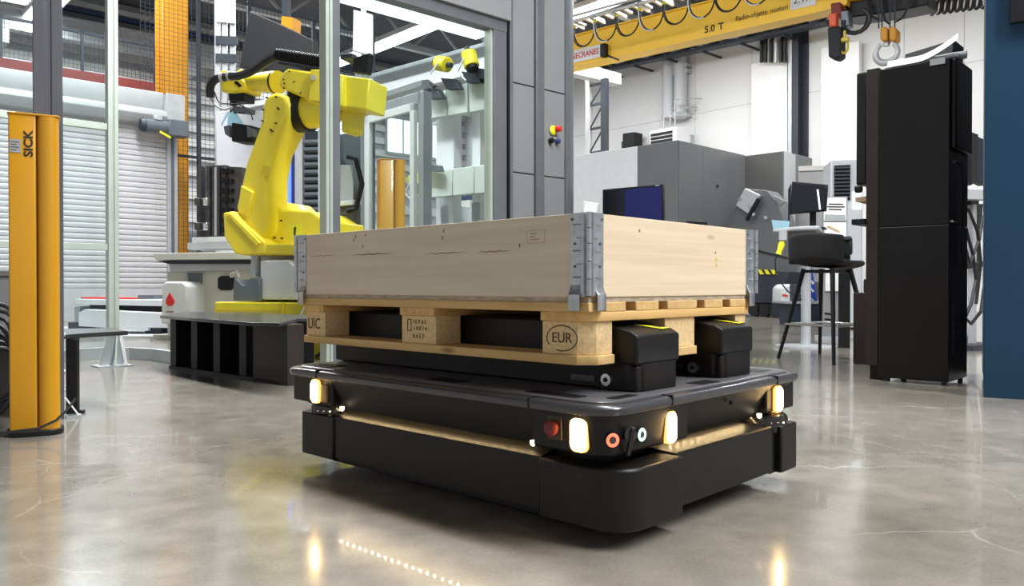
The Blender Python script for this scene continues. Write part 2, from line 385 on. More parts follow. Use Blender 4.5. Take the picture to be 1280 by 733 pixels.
# inner chassis, visible in the light channel and underneath
RP(MB().prism(rrect(BV0+.06, BV1-.06, BU0+.10, BU1-.06, .05), .022, .209), 'chassis', 'black')
# wheels
for (v, u) in ((.25, .12), (.55, .12), (.25, .88), (.55, .88), (.2, .5), (.6, .5)):
    RP(MB().cyl((v-.02, u, .045), (v+.02, u, .045), .045, n=20), 'wheel', 'rubber')
def loft_poly(poly, levels):
    """levels: (z, inset); inset shrinks the polygon about its own centre line by normals (convex rounded rects only)"""
    n = len(poly); rings = []
    cx = sum(p[0] for p in poly)/n; cy = sum(p[1] for p in poly)/n
    nor = []
    for i in range(n):
        a = Vector(poly[i-1]); b = Vector(poly[(i+1) % n]); t = (b - a)
        nn = Vector((t.y, -t.x)); nn = nn.normalized() if nn.length > 1e-9 else Vector((poly[i][0]-cx, poly[i][1]-cy)).normalized()
        if nn.dot(Vector((poly[i][0]-cx, poly[i][1]-cy))) < 0: nn = -nn
        nor.append(nn)
    for z, ins in levels: rings.append([(poly[i][0]-nor[i].x*ins, poly[i][1]-nor[i].y*ins, z) for i in range(n)])
    return rings
# near corner cover of the skirt: rounded L
def L_cover(sv, su, v_c, u_c, lv, lu, r, th, z0, z1):
    """L-shaped corner piece; (v_c,u_c) the outer corner, sv/su the signs pointing inwards"""
    n = 8; out = []
    out.append((v_c + sv*lv, u_c))
    for k in range(n + 1):
        t = k * PI / 2 / n
        out.append((v_c + sv*(r - r*math.sin(t)), u_c + su*(r - r*math.cos(t))))
    out.append((v_c, u_c + su*lu))
    inn = [(v_c + sv*th, u_c + su*lu), (v_c + sv*th, u_c + su*th), (v_c + sv*lv, u_c + su*th)]
    return MB().prism(out + inn, z0, z1)
NB = L_cover(1, 1, BV0-.006, BU0-.006, .245, .235, .085, .075, ZB-.006, ZL)
RP(NB, 'skirt_corner', 'robot_black', bevel=.006)
RP(L_cover(1, -1, BV0, BU1, .15, .19, .03, .075, ZB, ZL), 'skirt_corner', 'robot_black', bevel=.005)
RP(L_cover(-1, 1, BV1, BU0, .12, .16, .03, .075, ZB, ZL), 'skirt_corner', 'robot_black', bevel=.005)
RP(L_cover(-1, -1, BV1, BU1, .2, .2, .085, .075, ZB, ZL), 'skirt_corner', 'robot_black', bevel=.006)
# straight skirt panels with a ledge that slopes up to the light channel
RP(MB().prism([(BV0+.006, ZB+.008), (BV0+.006, ZL), (BV0+.012, ZL+.003), (BV0+.062, ZL+.016), (BV0+.062, ZB+.008)], BU0+.228, BU1-.189, 'y'), 'side_skirt', 'robot_black')
RP(MB().prism([(BV1-.006, ZB+.008), (BV1-.006, ZL), (BV1-.012, ZL+.003), (BV1-.062, ZL+.016), (BV1-.062, ZB+.008)], BU0+.16, BU1-.2, 'y'), 'side_skirt', 'robot_black')
RP(MB().prism([(BU0+.012, ZB+.008), (BU0+.012, ZL), (BU0+.018, ZL+.003), (BU0+.102, ZL+.008), (BU0+.102, ZB+.008)], BV0+.239, BV1-.155, 'x'), 'side_skirt', 'robot_black')
RP(MB().prism([(BU1-.006, ZB+.008), (BU1-.006, ZL), (BU1-.012, ZL+.003), (BU1-.062, ZL+.016), (BU1-.062, ZB+.008)], BV0+.15, BV1-.2, 'x'), 'side_skirt', 'robot_black')
RP(MB().box(BV1-.152, BV1-.122, BU0+.02, BU0+.07, ZB, ZL-.004), 'skirt_filler', 'black')
# upper housing: tapers inwards from rim down to the light channel
HP = rrect(RV0+.014, RV1-.014, RU0+.012, RU1-.014, .075, 8)
hs = RP(MB().loft(loft_poly(HP, [(.209, .11), (.209, .052), (.202, .046), (.204, .040), (.235, .026), (.286, .008), (.300, .004)])), 'upper_housing', 'robot_black', smooth=True)
# near corner block, stands proud of the tapering housing and carries the controls
cb = L_cover(1, 1, RV0+.012, RU0+.010, .33, .205, .055, .13, .205, .299)
cb.v = [(v + (max(0, .299 - z))*.10, u + (max(0, .299 - z))*.10, z) for v, u, z in cb.v]
RP(cb, 'control_corner', 'robot_black', bevel=.006)
RP(L_cover(1, -1, RV0+.022, RU1-.035, .16, .225, .02, .12, .214, .299), 'lamp_corner', 'robot_black', bevel=.005)
RP(L_cover(-1, 1, RV1-.035, RU0+.022, .19, .16, .02, .12, .214, .299), 'lamp_corner', 'robot_black', bevel=.005)
# scanners in the two far corners
for (v, u) in ((BV0+.075, BU1-.085), (BV1-.085, BU0+.075)):
    sc = RP(MB().lathe([(.03, ZL-.02), (.07, ZL-.02), (.072, ZL+.012), (.066, ZL+.026), (.05, ZL+.034), (.05, ZL+.045), (.001, ZL+.046)], 24, (v, u)), 'laser_scanner', 'lidar', smooth=True)
    for k in range(7):
        a = -2.9 + k*.28 if v < .3 else -2.35 + k*.28
        x, y = v + .0725*math.cos(a), u + .0725*math.sin(a)
        MB().cbox((x-CV, y-CU, ZL+.008), (.004, .004, .004)).build('scanner_led', 'led_mark' if k in (2, 5) else 'bright_steel', sc)
# rim and top plate
RPOLY = rrect(RV0, RV1, RU0, RU1, .085, 10)
RP(MB().loft(loft_poly(RPOLY, [(.292, .012), (.294, .004), (.301, 0), (.309, .0), (.315, .005), (.318, .016), (.3165, .026), (.3165, .03)])), 'rim', 'robot_rim', smooth=True)
RP(MB().loft(loft_poly(rrect(RV0+.03, RV1-.03, RU0+.03, RU1-.03, .062, 8), [(.305, 0), (.319, 0), (.322, .004)])), 'top_plate', 'robot_top', smooth=True)
for (v0, v1, u0, u1) in ((-.045, .0, .0, .16), (.0, .09, -.075, -.045), (.36, .46, -.08, -.03), (.74, .82, -.05, .02), (-.045, .02, .40, .52), (-.045, .03, .96, 1.1), (.3, .5, 1.05, 1.12), (.8, .85, .4, .6)):
    RP(MB().prism(rrect(v0, v1, u0, u1, .008, 3), .3205, .3228), 'top_cover', 'black')
# seams of the rim's corner caps
for (a, b) in (((RV0-.001, .10), (RV0+.028, .104)), ((RV0-.001, .955), (RV0+.028, .959))):
    RP(MB().box(a[0], b[0], a[1], b[1], .296, .3192), 'rim_seam', 'black')
for (a, b) in (((.16, RU0-.001), (.164, RU0+.028)), ((.705, RU0-.001), (.709, RU0+.028))):
    RP(MB().box(a[0], b[0], a[1], b[1], .296, .3192), 'rim_seam', 'black')
# head lamps
def lamp(face, c, z0, z1, wd, off):
    """stadium-shaped glowing lens on a rim whose painted glow stands in for its halo. face 'v' looks along -v, 'u' looks along -u"""
    def stad(w_, grow):
        return rrect(c - w_/2 - grow, c + w_/2 + grow, z0 - grow, z1 + grow, w_*.34 + grow*.5, 4)
    ax = 'x' if face == 'v' else 'y'
    b = RP(MB().prism(stad(wd, .003), off - .004, off + .02, ax), 'halo_rim', 'halo_glow')
    mb = MB(); rings = []
    for d, g in ((.0, 0), (-.006, 0), (-.010, -.004)):
        rings.append([((off + d, p[0], p[1]) if face == 'v' else (p[0], off + d, p[1])) for p in stad(wd, g)])
    shift(mb.loft(rings), -CV, -CU).build('lamp_lens', 'head_light', b)
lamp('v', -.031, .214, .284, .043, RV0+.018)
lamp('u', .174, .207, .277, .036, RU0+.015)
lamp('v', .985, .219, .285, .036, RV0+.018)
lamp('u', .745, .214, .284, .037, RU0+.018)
# amber reflector beside the left far lamp, emergency stop, push buttons, joystick lever, key switch
RP(MB().box(RV0+.014, RV0+.03, .925, .955, .222, .275), 'side_reflector', 'amber_plastic', bevel=.003)
RP(MB().box(RV0+.013, RV0+.022, .016, .056, .230, .284), 'stop_plate', 'stop_dull', bevel=.002)
es = RP(MB().lathe([(.008, RV0+.016), (.009, RV0+.010), (.017, RV0+.008), (.0175, RV0-.002), (.012, RV0-.007), (.001, RV0-.008)], 20, (.037, .257), 'x'), 'stop_button', 'stop_red', smooth=True)
def corner_pt(t, r=.055, out=0.0):      # a point of the rounded control corner, t from 0 (facing -u) to 1 (facing -v); t < 0 runs on along v in metres
    a = max(t, 0)*PI/2; cx, cy = RV0+.017+r - min(t, 0), RU0+.015+r
    return (cx - (r+out)*math.sin(a), cy - (r+out)*math.cos(a)), (-math.sin(a), -math.cos(a))
def ring_button(t, z, m, r, name):
    p, nn = corner_pt(t, out=.000); n3 = Vector((nn[0], nn[1], 0)); c0 = Vector((p[0]-CV, p[1]-CU, z))
    side = Vector((-nn[1], nn[0], 0)); mb = MB()
    ringpts = [c0 + n3*.008 + (side*math.cos(k*PI/10) + Vector((0, 0, 1))*math.sin(k*PI/10))*r for k in range(20)]
    rings = []
    for q in range(6):
        b = q*PI/3; rings.append([c + n3*(.0025*math.sin(b)) + ((c - c0 - n3*.008)/r)*(.0035*math.cos(b)) for c in ringpts])
    rings.append(rings[0]); body = MB().cyl(c0 - n3*.01, c0 + n3*.007, r + .004, n=20).build(name, 'black', rob)
    mb.loft(rings, False).build('ring_light', m, body, smooth=True)
    MB().cyl(c0 + n3*.006, c0 + n3*.010, r*.55, n=16).build('button_cap', 'robot_rim', body)
ring_button(.33, .243, 'ring_red', .0115, 'push_button')
ring_button(-.066, .243, 'ring_green', .0115, 'key_switch')
p, nn = corner_pt(-.018, out=.004)
RP(MB().beam((p[0], p[1], .205), (p[0]-.012, p[1]-.022, .268), .008, .008), 'lever', 'cabinet_brown')
RP(MB().cyl((p[0]+.02, p[1]+.02, .25), (p[0]-.006, p[1]-.012, .25), .014, n=14), 'lever_socket', 'robot_rim')
RP(MB().cyl((.47, RU0+.02, .268), (.47, RU0+.012, .268), .005, n=10), 'sensor_hole', 'black')
# light channel: strings of small lamps under the housing, marker lamps at the ends
led = MB().cbox((0, 0, 0), (.005, .005, .005)).mesh('channel_lamp'); led.materials.append(MATS['led_warm'])
for k in range(26): link('channel_lamp', led, rob, loc=(RV0+.074-CV, .17 + k*.0305 - CU, .2065))
for k in range(13): link('channel_lamp', led, rob, loc=(.26 + k*.034 - CV, RU0+.086-CU, .2065))
mk = MB().lathe([(.001, -.008), (.006, -.005), (.0075, .003), (.007, .006), (.001, .006)], 10).mesh('marker_lamp'); mk.materials.append(MATS['led_mark'])
for (v, u) in ((RV0+.034, .118), (RV0+.034, .872), (.665, RU0+.034)): link('marker_lamp', mk, rob, loc=(v-CV, u-CU, .209))

# lift forks
def fork(v0, v1):
    bw = RP(MB().box(v0+.006, v1-.006, -.045, 1.17, .322, .385), 'lift_fork', 'robot_black', bevel=.006)
    prof = [(-.05, .385), (-.052, .392), (-.052, .455), (-.03, .466), (.09, .486), (.30, .489), (1.10, .489), (1.17, .47), (1.175, .385)]
    shift(MB().prism(prof, v0-.004, v1+.004, 'x'), -CV, -CU).build('fork_cover', 'robot_black', bw, bevel=.012, seg=3)
    # chamfered front housing below the cover
    shift(MB().prism([(v0-.0, .06), (v0-.0, -.02), (v0+.03, -.05), (v1-.01, -.05), (v1-.0, -.04), (v1-.0, .06)], .3215, .40), -CV, -CU).build('fork_foot', 'robot_black', bw, bevel=.004)
    shift(MB().cyl((v0-.008, .035, .347), (v0+.01, .035, .347), .0145, n=18), -CV, -CU).build('bolt', 'bright_steel', bw, smooth=True)
    shift(MB().cyl((v0-.010, .035, .347), (v0-.004, .035, .347), .006, n=6), -CV, -CU).build('bolt_socket', 'black', bw)
    shift(MB().box(v0+.003, v0+.008, .075, .15, .338, .352), -CV, -CU).build('type_plate', 'robot_rim', bw)
    # yellow warning triangle lying on the sloping nose
    def on_nose(v, t): return (v, -.03 + t*.12, .4665 + t*.02)
    a = [on_nose(v1-.055, -.06), on_nose(v1-.012, .0), on_nose(v1-.085, .42)]
    shift(MB().add(a + [(x, y, z+.001) for x, y, z in a], [(0, 2, 1), (3, 4, 5), (0, 1, 4, 3), (1, 2, 5, 4), (2, 0, 3, 5)]), -CV, -CU, .0004).build('warning_triangle', 'tri_yellow', bw)
    b = [on_nose(v1-.043, .04), on_nose(v1-.03, .06), on_nose(v1-.055, .17)]
    shift(MB().add(b + [(x, y, z+.001) for x, y, z in b], [(0, 2, 1), (3, 4, 5), (0, 1, 4, 3), (1, 2, 5, 4), (2, 0, 3, 5)]), -CV, -CU, .001).build('warning_mark', 'ink', bw)
fork(.118, .297); fork(.515, .688)
RP(MB().box(.25, .55, 1.19, 1.2, .322, .36), 'lift_plate', 'black')

# ---- pallet
pal = thing('wooden_pallet', 'yellowish pine pallet with stamped blocks resting on the mobile robot', 'pallet', PF)
pal.location.z = 0.389
def cham(x0, x1, y0, y1, c, corners):
    """rectangle with some corners cut: corners is a set of 'x0y0' style keys"""
    P = []
    for key, (x, y), d1, d2 in (('00', (x0, y0), (0, 1), (1, 0)), ('10', (x1, y0), (-1, 0), (0, 1)), ('11', (x1, y1), (0, -1), (-1, 0)), ('01', (x0, y1), (1, 0), (0, -1))):
        if key in corners: P += [(x + d1[0]*c, y + d1[1]*c), (x + d2[0]*c, y + d2[1]*c)]
        else: P.append((x, y))
    return P
W_, L_ = .8, 1.2
for x0, x1, cs in ((0, .1, ('00', '01')), (.3275, .4725, ()), (.7, .8, ('10', '11'))):
    MB().prism(cham(x0, x1, 0, L_, .035, cs), 0, .022).build('runner_board', 'pallet_long', pal, bevel=.002)
blk = []
for i, (x0, x1) in enumerate(((0, .1), (.3275, .4725), (.7, .8))):
    for j, (y0, y1) in enumerate(((0, .145), (.5275, .6725), (1.055, 1.2))):
        cs = [k for k, c in (('00', i == 0 and j == 0), ('10', i == 2 and j == 0), ('11', i == 2 and j == 2), ('01', i == 0 and j == 2)) if c]
        ins = .008
        X0 = x0 + (ins if i == 0 else 0); X1 = x1 - (ins if i == 2 else 0)
        MB().prism(cham(X0, X1, y0 + (ins if j == 0 else 0), y1 - (ins if j == 2 else 0), .032, cs), .022, .1).build('block', 'particle', pal, bevel=.0015)
for y0, y1, cs in ((0, .145, ('00', '10')), (.5275, .6725, ()), (1.055, 1.2, ('01', '11'))):
    MB().prism(cham(0, .8, y0, y1, .035, cs), .1, .122).build('cross_board', 'pallet_cross', pal, bevel=.002)
for x0, x1 in ((0, .145), (.187, .287), (.3275, .4725), (.513, .613), (.655, .8)):
    MB().box(x0, x1, 0, L_, .122, .144).build('deck_board', 'pallet_long', pal, bevel=.002)
# stamps on the outer blocks: right direction on that face is -y
text('stamp', 'UIC', .05, 'ink_brown', pal, (.0075, 1.117, .06), (0, -1, 0), sx=.85)
text('stamp', 'EUR', .034, 'ink_brown', pal, (.0075, .085, .06), (0, -1, 0))
def oval(cy, cz, ry, rz, x, t=.0025, a0=0.0, a1=2*PI):
    n = 30; mb = MB(); ro = []
    for k in range(n):
        a, b = a0 + (a1-a0)*k/n, a0 + (a1-a0)*(k+1)/n
        q = [(x, cy + math.cos(a)*(ry-t), cz + math.sin(a)*(rz-t)), (x, cy + math.cos(a)*ry, cz + math.sin(a)*rz), (x, cy + math.cos(b)*ry, cz + math.sin(b)*rz), (x, cy + math.cos(b)*(ry-t), cz + math.sin(b)*(rz-t))]
        mb.add(q + [(p[0]-.0006, p[1], p[2]) for p in q], [(0, 1, 2, 3), (7, 6, 5, 4), (0, 4, 5, 1), (2, 6, 7, 3)])
    return mb
oval(.085, .06, .047, .031, .0078, a0=-.6, a1=2*PI-1.2).build('stamp_oval', 'ink_brown', pal)
mb = MB()
for (y0, y1, z0, z1) in ((.645, .648, .056, .09), (.63, .633, .056, .09), (.633, .645, .056, .0585), (.633, .645, .0875, .09)):
    mb.box(.0072, .0082, y0, y1, z0, z1)
mb.build('stamp_frame', 'ink_brown', pal)
text('stamp', 'I E P A L', .016, 'ink_brown', pal, (.0075, .593, .082), (0, -1, 0))
text('stamp', '1 0 0 1 4', .016, 'ink_brown', pal, (.0075, .593, .064), (0, -1, 0))
text('stamp', '0 4 5 7', .017, 'ink_brown', pal, (.0075, .60, .042), (0, -1, 0))

# ---- plywood sheet and collar
ply = MB().box(.003, .797, .003, 1.197, 0, .012).build('plywood_sheet', 'plywood', None, loc=(PF.o.x, PF.o.y, .533), rz=RYAW)
tag(ply, 'thin plywood sheet between the wooden pallet and its collar', 'sheet')
colr = thing('pallet_collar', 'pale wooden collar frame with steel corner hinges on the pallet', 'pallet collar', PF); colr.location.z = .545
HC = .191
MB().box(0, .019, .016, 1.184, 0, HC).build('long_board', 'collar_long', colr, bevel=.001)
MB().box(.781, .8, .016, 1.184, 0, HC).build('long_board', 'collar_long', colr, bevel=.001)
MB().box(.016, .784, 0, .019, 0, HC).build('short_board', 'collar_short', colr, bevel=.001)
MB().box(.016, .784, 1.181, 1.2, 0, HC).build('short_board', 'collar_short', colr, bevel=.001)
# cracks, scuffs and the small printed label on the long board
def crack(y0, y1, z, t, m):
    n = 14; up, lo = [], []
    for k in range(n + 1):
        y = y0 + (y1-y0)*k/n; zz = z + .0012*math.sin(k*1.7) + (y1-y)*.004; h = t*math.sin(PI*k/n) + .0002
        up.append((-.0004, y, zz + h)); lo.append((-.0004, y, zz - h))
    MB().add(up + lo, [(k, k+1, n+2+k, n+1+k) for k in range(n)]).build('crack', m, colr)
crack(.98, 1.13, .121, .0008, 'ink_faint'); crack(.70, .90, .119, .0011, 'ink_brown'); crack(.40, .56, .113, .0012, 'ink_faint'); crack(.24, .36, .112, .0016, 'ink_faint')
for (y0, y1, z0, z1) in ((.13, .187, .158, .1586), (.13, .187, .128, .1286), (.13, .1306, .128, .158), (.1864, .187, .128, .158), (.155, .178, .15, .152), (.16, .178, .143, .145), (.15, .178, .136, .138)):
    MB().box(-.0005, .0005, y0, y1, z0, z1).build('label_print', 'ink_faint', colr)
for (y, z) in ((.88, .17), (.83, .172), (.845, .14), (.89, .16), (.49, .15), (.485, .168), (.21, .12)):
    MB().box(-.0005, .0005, y, y+.003, z, z+.009).build('scuff', 'ink_brown', colr)
for (x, z, r) in ((.575, .097, .007), (.575, .083, .006), (.57, .118, .004), (.20, .16, .004)):
    MB().cyl((x, -.0004, z), (x, .001, z), r, n=14).build('knot', 'ink_faint' if r < .005 else 'pallet_cross', colr)
# hinges: built for the near corner in a local frame (x along one board, y along the other), then turned
def hinge(cx, cy, ang):
    h = bpy.data.objects.new('corner_hinge', None); COL.objects.link(h); h.parent = colr
    h.location = (cx, cy, 0); h.rotation_euler = (0, 0, ang)
    for side in (0, 1):
        def T(a, d, z): return (a, -d, z) if side == 0 else (-d, a, z)   # a along the board, d outwards
        prof = [(.006, -.001), (.010, .006), (.018, .0065), (.022, .0025), (.052, .0025), (.052, -.001)]
        pl_ = MB(); n = len(prof)
        pl_.add([T(a, d, .004) for a, d in prof] + [T(a, d, HC+.001) for a, d in prof], [tuple(range(n)), tuple(range(n, 2*n))] + [(i, (i+1) % n, n+(i+1) % n, n+i) for i in range(n)])
        plate = pl_.build('hinge_plate', 'galv', h)
        for k, z in enumerate((.165, .135, .105, .075, .045)):
            a0, a1 = ((.014, .044) if k % 2 == 0 else (.012, .030)); d1 = .0055 if k % 2 == 0 else .0085
            b = MB(); x0, x1 = a0, a1
            b.add([T(x0, .001, z-.003), T(x1, .001, z-.003), T(x1, d1, z), T(x0, d1+.003, z), T(x0, .001, z+.003), T(x1, .001, z+.003)],
                  [(0, 1, 2, 3), (3, 2, 5, 4), (0, 3, 4), (1, 5, 2), (0, 4, 5, 1)])
            b.build('hinge_rib', 'bright_steel', plate)
        for a, z in ((.046, .178), (.038, .122), (.038, .07), (.046, .02)):
            b = MB(); b.cyl(T(a, .002, z), T(a, .0055, z), .0038, .0028, 10); b.build('rivet', 'motor_grey', plate)
        # foot tab, bends outwards and hooks over the pallet's edge
        tab = MB(); pr = [(.002, .030), (.0075, .014), (.013, .006), (.0125, -.030), (.0105, -.032), (.010, .005), (.005, .012), (.0, .026)]
        n = len(pr)
        tab.add([T(.018, d, z) for d, z in pr] + [T(.050, d, z) for d, z in pr], [tuple(range(n)), tuple(range(n, 2*n))] + [(i, (i+1) % n, n+(i+1) % n, n+i) for i in range(n)])
        tab.build('hinge_tab', 'galv', plate, bevel=.0015)
    pin = MB()
    for z0, z1 in ((.004, .04), (.042, .08), (.082, .12), (.122, .155), (.157, HC+.001)): pin.cyl((-.004, -.004, z0), (-.004, -.004, z1), .0065, n=10)
    pin.build('hinge_pin', 'galv', h, smooth=True)
hinge(0, 0, 0); hinge(.8, 0, PI/2); hinge(.8, 1.2, PI); hinge(0, 1.2, -PI/2)

# ================================================================= LEFT FOREGROUND
def light_curtain(x, y, rz, hgt, label, scale=1.0, lettered=True):
    t = thing('light_curtain_column', label, 'safety column', loc=(x, y, 0), rz=rz, group=None)
    k = scale
    # flat-faced main profile and a rounded cover profile beside it, in plan (x right, y away)
    left = [(-.1, .0), (-.096, -.006), (.004, -.006), (.008, .0), (.008, .13), (-.1, .13)]
    MB().prism([(a*k, b*k) for a, b in left], .02, hgt).build('column_profile', 'sick_yellow', t, bevel=.003)
    arc = [(.012, .0)] + [(.056 + .044*math.sin(a), .02 - .038*math.cos(a)) for a in [(-80 + i*14)*PI/180 for i in range(13)]] + [(.1, .13), (.012, .13)]
    MB().prism([(a*k, b*k) for a, b in arc], .02, hgt-.004).build('column_cover', 'sick_yellow', t, smooth=True)
    MB().box(.0078*k, .0122*k, .004*k, .12*k, .02, hgt-.006).build('seam', 'black', t)
    MB().prism([(a*k, b*k) for a, b in rrect(-.105, .105, -.012, .135, .02)], hgt-.003, hgt+.004).build('column_cap', 'sick_yellow', t, bevel=.002)
    base = MB().prism([(a*k, b*k) for a, b in rrect(-.115, .115, -.03, .15, .06)], 0, .022).build('base_plate', 'black', t, bevel=.004)
    if lettered:
        text('lettering', 'SICK', .040, 'ink', t, (-.020*k, -.0065, hgt-.112), (0, 0, 1), (-1, 0, 0), bold=.0012, sx=1.2)
        n = MB().box(-.078, -.042, -.0072, -.0055, hgt-.148, hgt-.098).build('type_label', 'paper_grey', t)
        for i in range(4): MB().box(-.074, -.056 if i % 2 else -.048, -.0078, -.007, hgt-.110-i*.010, hgt-.107-i*.010).build('label_print', 'ink_brown', n)
    return t
SC = at(44, 500, 3.05)
lc = light_curtain(SC[0], 3.05, math.radians(29), 1.222, 'tall yellow light curtain column with black lettering on the concrete floor', .83)
# screws and cable at its foot
lp = [(SC[0]+.115, 3.12, .13), (SC[0]+.105, 3.07, .09), (SC[0]+.085, 3.04, .06), (SC[0]+.04, 3.0, .036), (SC[0]-.06, 2.94, .03), (SC[0]-.14, 2.91, .012), (SC[0]-.25, 2.90, .007), (SC[0]-.4, 2.92, .007)]
tag(MB().tube(lp, .005, 6).build('power_cord', 'cable', smooth=True), 'thin black cord around the foot of the yellow column', 'cord')

# grey extrusion post behind it
gp = at(61, 400, 3.45)
post = thing('frame_post', 'dark grey extruded post behind the lettered yellow column', 'post', loc=(gp[0], 3.45, 0), rz=math.radians(32))
MB().prism([(-.055, -.04), (-.012, -.04), (-.012, -.034), (.012, -.034), (.012, -.04), (.055, -.04), (.055, -.008), (.049, -.008), (.049, .008), (.055, .008), (.055, .04), (-.055, .04)], 0, 3.2).build('profile', 'alu_dark', post, bevel=.003)
for z in (.12, .2, .36): MB().cyl((.055, -.02, z), (.061, -.02, z), .009, n=8).build('bolt', 'steel_light', post)
MB().box(.06, .12, -.06, .0, 0, .012).build('foot_plate', 'alu', post)
MB().beam((.058, -.03, .09), (.11, -.03, .01), .02, .006).build('foot_brace', 'white', post)

# low black benches
b2 = thing('low_bench', 'small low black bench behind the lettered yellow column', 'bench', loc=(*on_z(90, 517), 0), rz=math.radians(18))
MB().box(-.02, .026, -.02, .03, 0, .335).build('side_panel', 'bench_black', b2, bevel=.002)
MB().prism([(-.35, -.06), (-.03, -.05), (.205, .18), (.1, .5), (-.35, .5)], .337, .357).build('bench_top', 'bench_top', b2, bevel=.002)
MB().box(.026, .05, -.02, .02, 0, .012).build('floor_strip', 'bench_black', b2)
MB().box(-.35, -.32, -.02, .4, 0, .335).build('side_panel', 'bench_black', b2, bevel=.002)
bo = (-2.38, 5.55); bd = (-1.283 - bo[0], 4.57 - bo[1]); bl = math.hypot(*bd); ba = math.atan2(bd[1], bd[0])
b1 = thing('low_bench', 'long low black bench with upright panels in front of the yellow robot arm', 'bench', loc=(*bo, 0), rz=ba)
BFr = Frame(bo[0], bo[1], ba)
MB().box(0, bl-.1, .0, .6, 0, .02).build('bench_base', 'bench_black', b1)
for i, x in enumerate((.0, .30, .60, .92)):
    MB().box(x, x+.085, .01, .5, .02, .352).build('upright_panel', 'bench_black', b1, bevel=.003)
MB().box(.06, .98, .35, .38, .02, .352).build('back_panel', 'bench_black', b1)
MB().box(bl-.37, bl, .0, .11, 0, .352).build('end_panel', 'cabinet_brown', b1, bevel=.003)
tp = [BFr.loc(*on_z(px, py, .372)) for px, py in ((200, 394.5), (232, 390), (330, 391), (430, 397), (372, 398.5), (350, 404), (316, 403.5))]
MB().prism(tp, .352, .372).build('bench_top', 'bench_top', b1, bevel=.003)

# guard fence at the left: rails, post, glass
p1 = on_z(141, 457); FL = Frame(p1[0], p1[1], BR)
fen = thing('guard_fence', 'pale aluminium guard fence post with rails and clear panes at left', 'fence', FL)
MB().prism([(-.035, -.035), (-.006, -.035), (-.006, -.028), (.006, -.028), (.006, -.035), (.035, -.035), (.035, .035), (-.035, .035)], .0, 3.4).build('post', 'alu_green', fen, bevel=.003)
MB().prism([(-.10, 0), (.06, 0), (.06, .01), (.037, .24), (-.037, .24), (-.10, .01)], -.05, -.036, 'y').build('foot_bracket', 'alu', fen, bevel=.002)
MB().beam((.075, -.06, .0), (.037, -.045, .24), .012, .02).build('foot_brace', 'white', fen)
MB().beam((-.02, -.13, .0), (.02, -.04, .24), .012, .02).build('foot_brace', 'alu_green', fen)
MB().box(-.13, .1, -.14, .06, 0, .008).build('foot_plate', 'alu', fen)
for py in (157.5, 309):
    z = FL.ony(120, py, 0)[1]
    MB().box(-2.6, -.035, -.022, .022, z-.024, z+.024).build('rail', 'alu_green', fen, bevel=.003)
for x0, x1 in ((-2.4, -.04),):
    MB().box(x0, x1, -.003, .003, .12, 3.35).build('glass_pane', 'pane', fen)
# curb ring on the floor behind the post
cpts = [on_z(px, py) for px, py in ((60, 455), (97, 451), (130, 449), (165, 449), (195, 451), (225, 456), (260, 462))]
cm = MB(); n = len(cpts)
for i in range(n-1):
    a, b = Vector((*cpts[i], 0)), Vector((*cpts[i+1], 0)); cm.beam(a + Vector((0, 0, .045)), b + Vector((0, 0, .045)), .06, .09)
tag(cm.build('floor_curb', 'alu'), 'low grey metal curb curving along the floor behind the fence post', 'curb')

# grey equipment cabinet and coiled cables at the far left edge
ec = thing('equipment_cabinet', 'grey cabinet at the left picture edge behind coiled cables', 'cabinet', loc=(-2.75, 4.0, 0), rz=math.radians(8))
MB().box(-.5, .25, 0, .5, .02, .62).build('body', 'panel_grey', ec, bevel=.006)
MB().box(-.5, .26, -.012, .51, .62, .65).build('lid', 'panel_brown', ec, bevel=.004)
MB().box(-.49, -.13, -.008, 0, .06, .6).build('door', 'panel_grey', ec, bevel=.003)
MB().box(-.12, .24, -.008, 0, .06, .6).build('door', 'panel_grey', ec, bevel=.003)
cx, cy = at(4, 500, 3.35)[0], 3.35
pts = []
for k in range(7*24):
    i = k/24; a = 2*PI*k/24; r = .10 + .02*i
    pts.append((cx - .03 + r*.55*math.cos(a) + .008*i, cy + .03*math.sin(a*2+i) - .022*i + .05, max(.012 + .002*i, .2 + .012*i + r*math.sin(a))))
tag(MB().tube(pts, .009, 6).build('cable_coil', 'cable', smooth=True), 'loose coil of black cable at the left picture edge', 'cable')

# ================================================================= ROBOT CELL
# roller door: plane local y=0 along local x
d0 = at(220, 300, 14.0); DF = Frame(d0[0], d0[1], BR)
door = thing('roller_door', 'white slatted roller door with motor behind the fence', 'roller door', DF)
zt = DF.ony(205, 133)[1]; xl = -7.5
pitch = .09
sm = MB().prism([(0, .003), (-.012, .010), (-.018, .03), (-.019, .062), (-.014, .076), (0, .086), (.012, .086), (.012, .003)], xl, -.16, 'x').mesh('slat'); sm.materials.append(MATS['shutter'])
zb = DF.ony(120, 361)[1]
z = zb
while z < zt - .05:
    link('slat', sm, door, loc=(0, 0, z)); z += pitch
MB().box(xl, -.16, -.02, .03, .0, zb).build('bottom_panel', 'shutter', door, bevel=.004)
MB().box(-.17, .0, -.09, .06, 0, zt+.1).build('guide_rail', 'steel_light', door, bevel=.004)
MB().box(-.11, -.06, -.1, -.088, 0, zt-.2).build('guide_slot', 'motor_grey', door)
hz0, hz1 = DF.ony(205, 146)[1], DF.ony(205, 117)[1]
MB().prism([(-.02, hz1), (-.12, hz1-.02), (-.16, hz1-.2), (-.12, hz0+.08), (-.3, hz0+.03), (-.34, hz0-.06), (-.24, hz0-.2), (.1, hz0-.2), (.1, hz1)], xl, -.25, 'x').build('roll_box', 'roll_grey', door, bevel=.01)
MB().box(-.25, .05, -.3, .1, hz0-.3, hz1-.05).build('end_bracket', 'steel_light', door, bevel=.006)
mz = DF.ony(195, 163)[1]
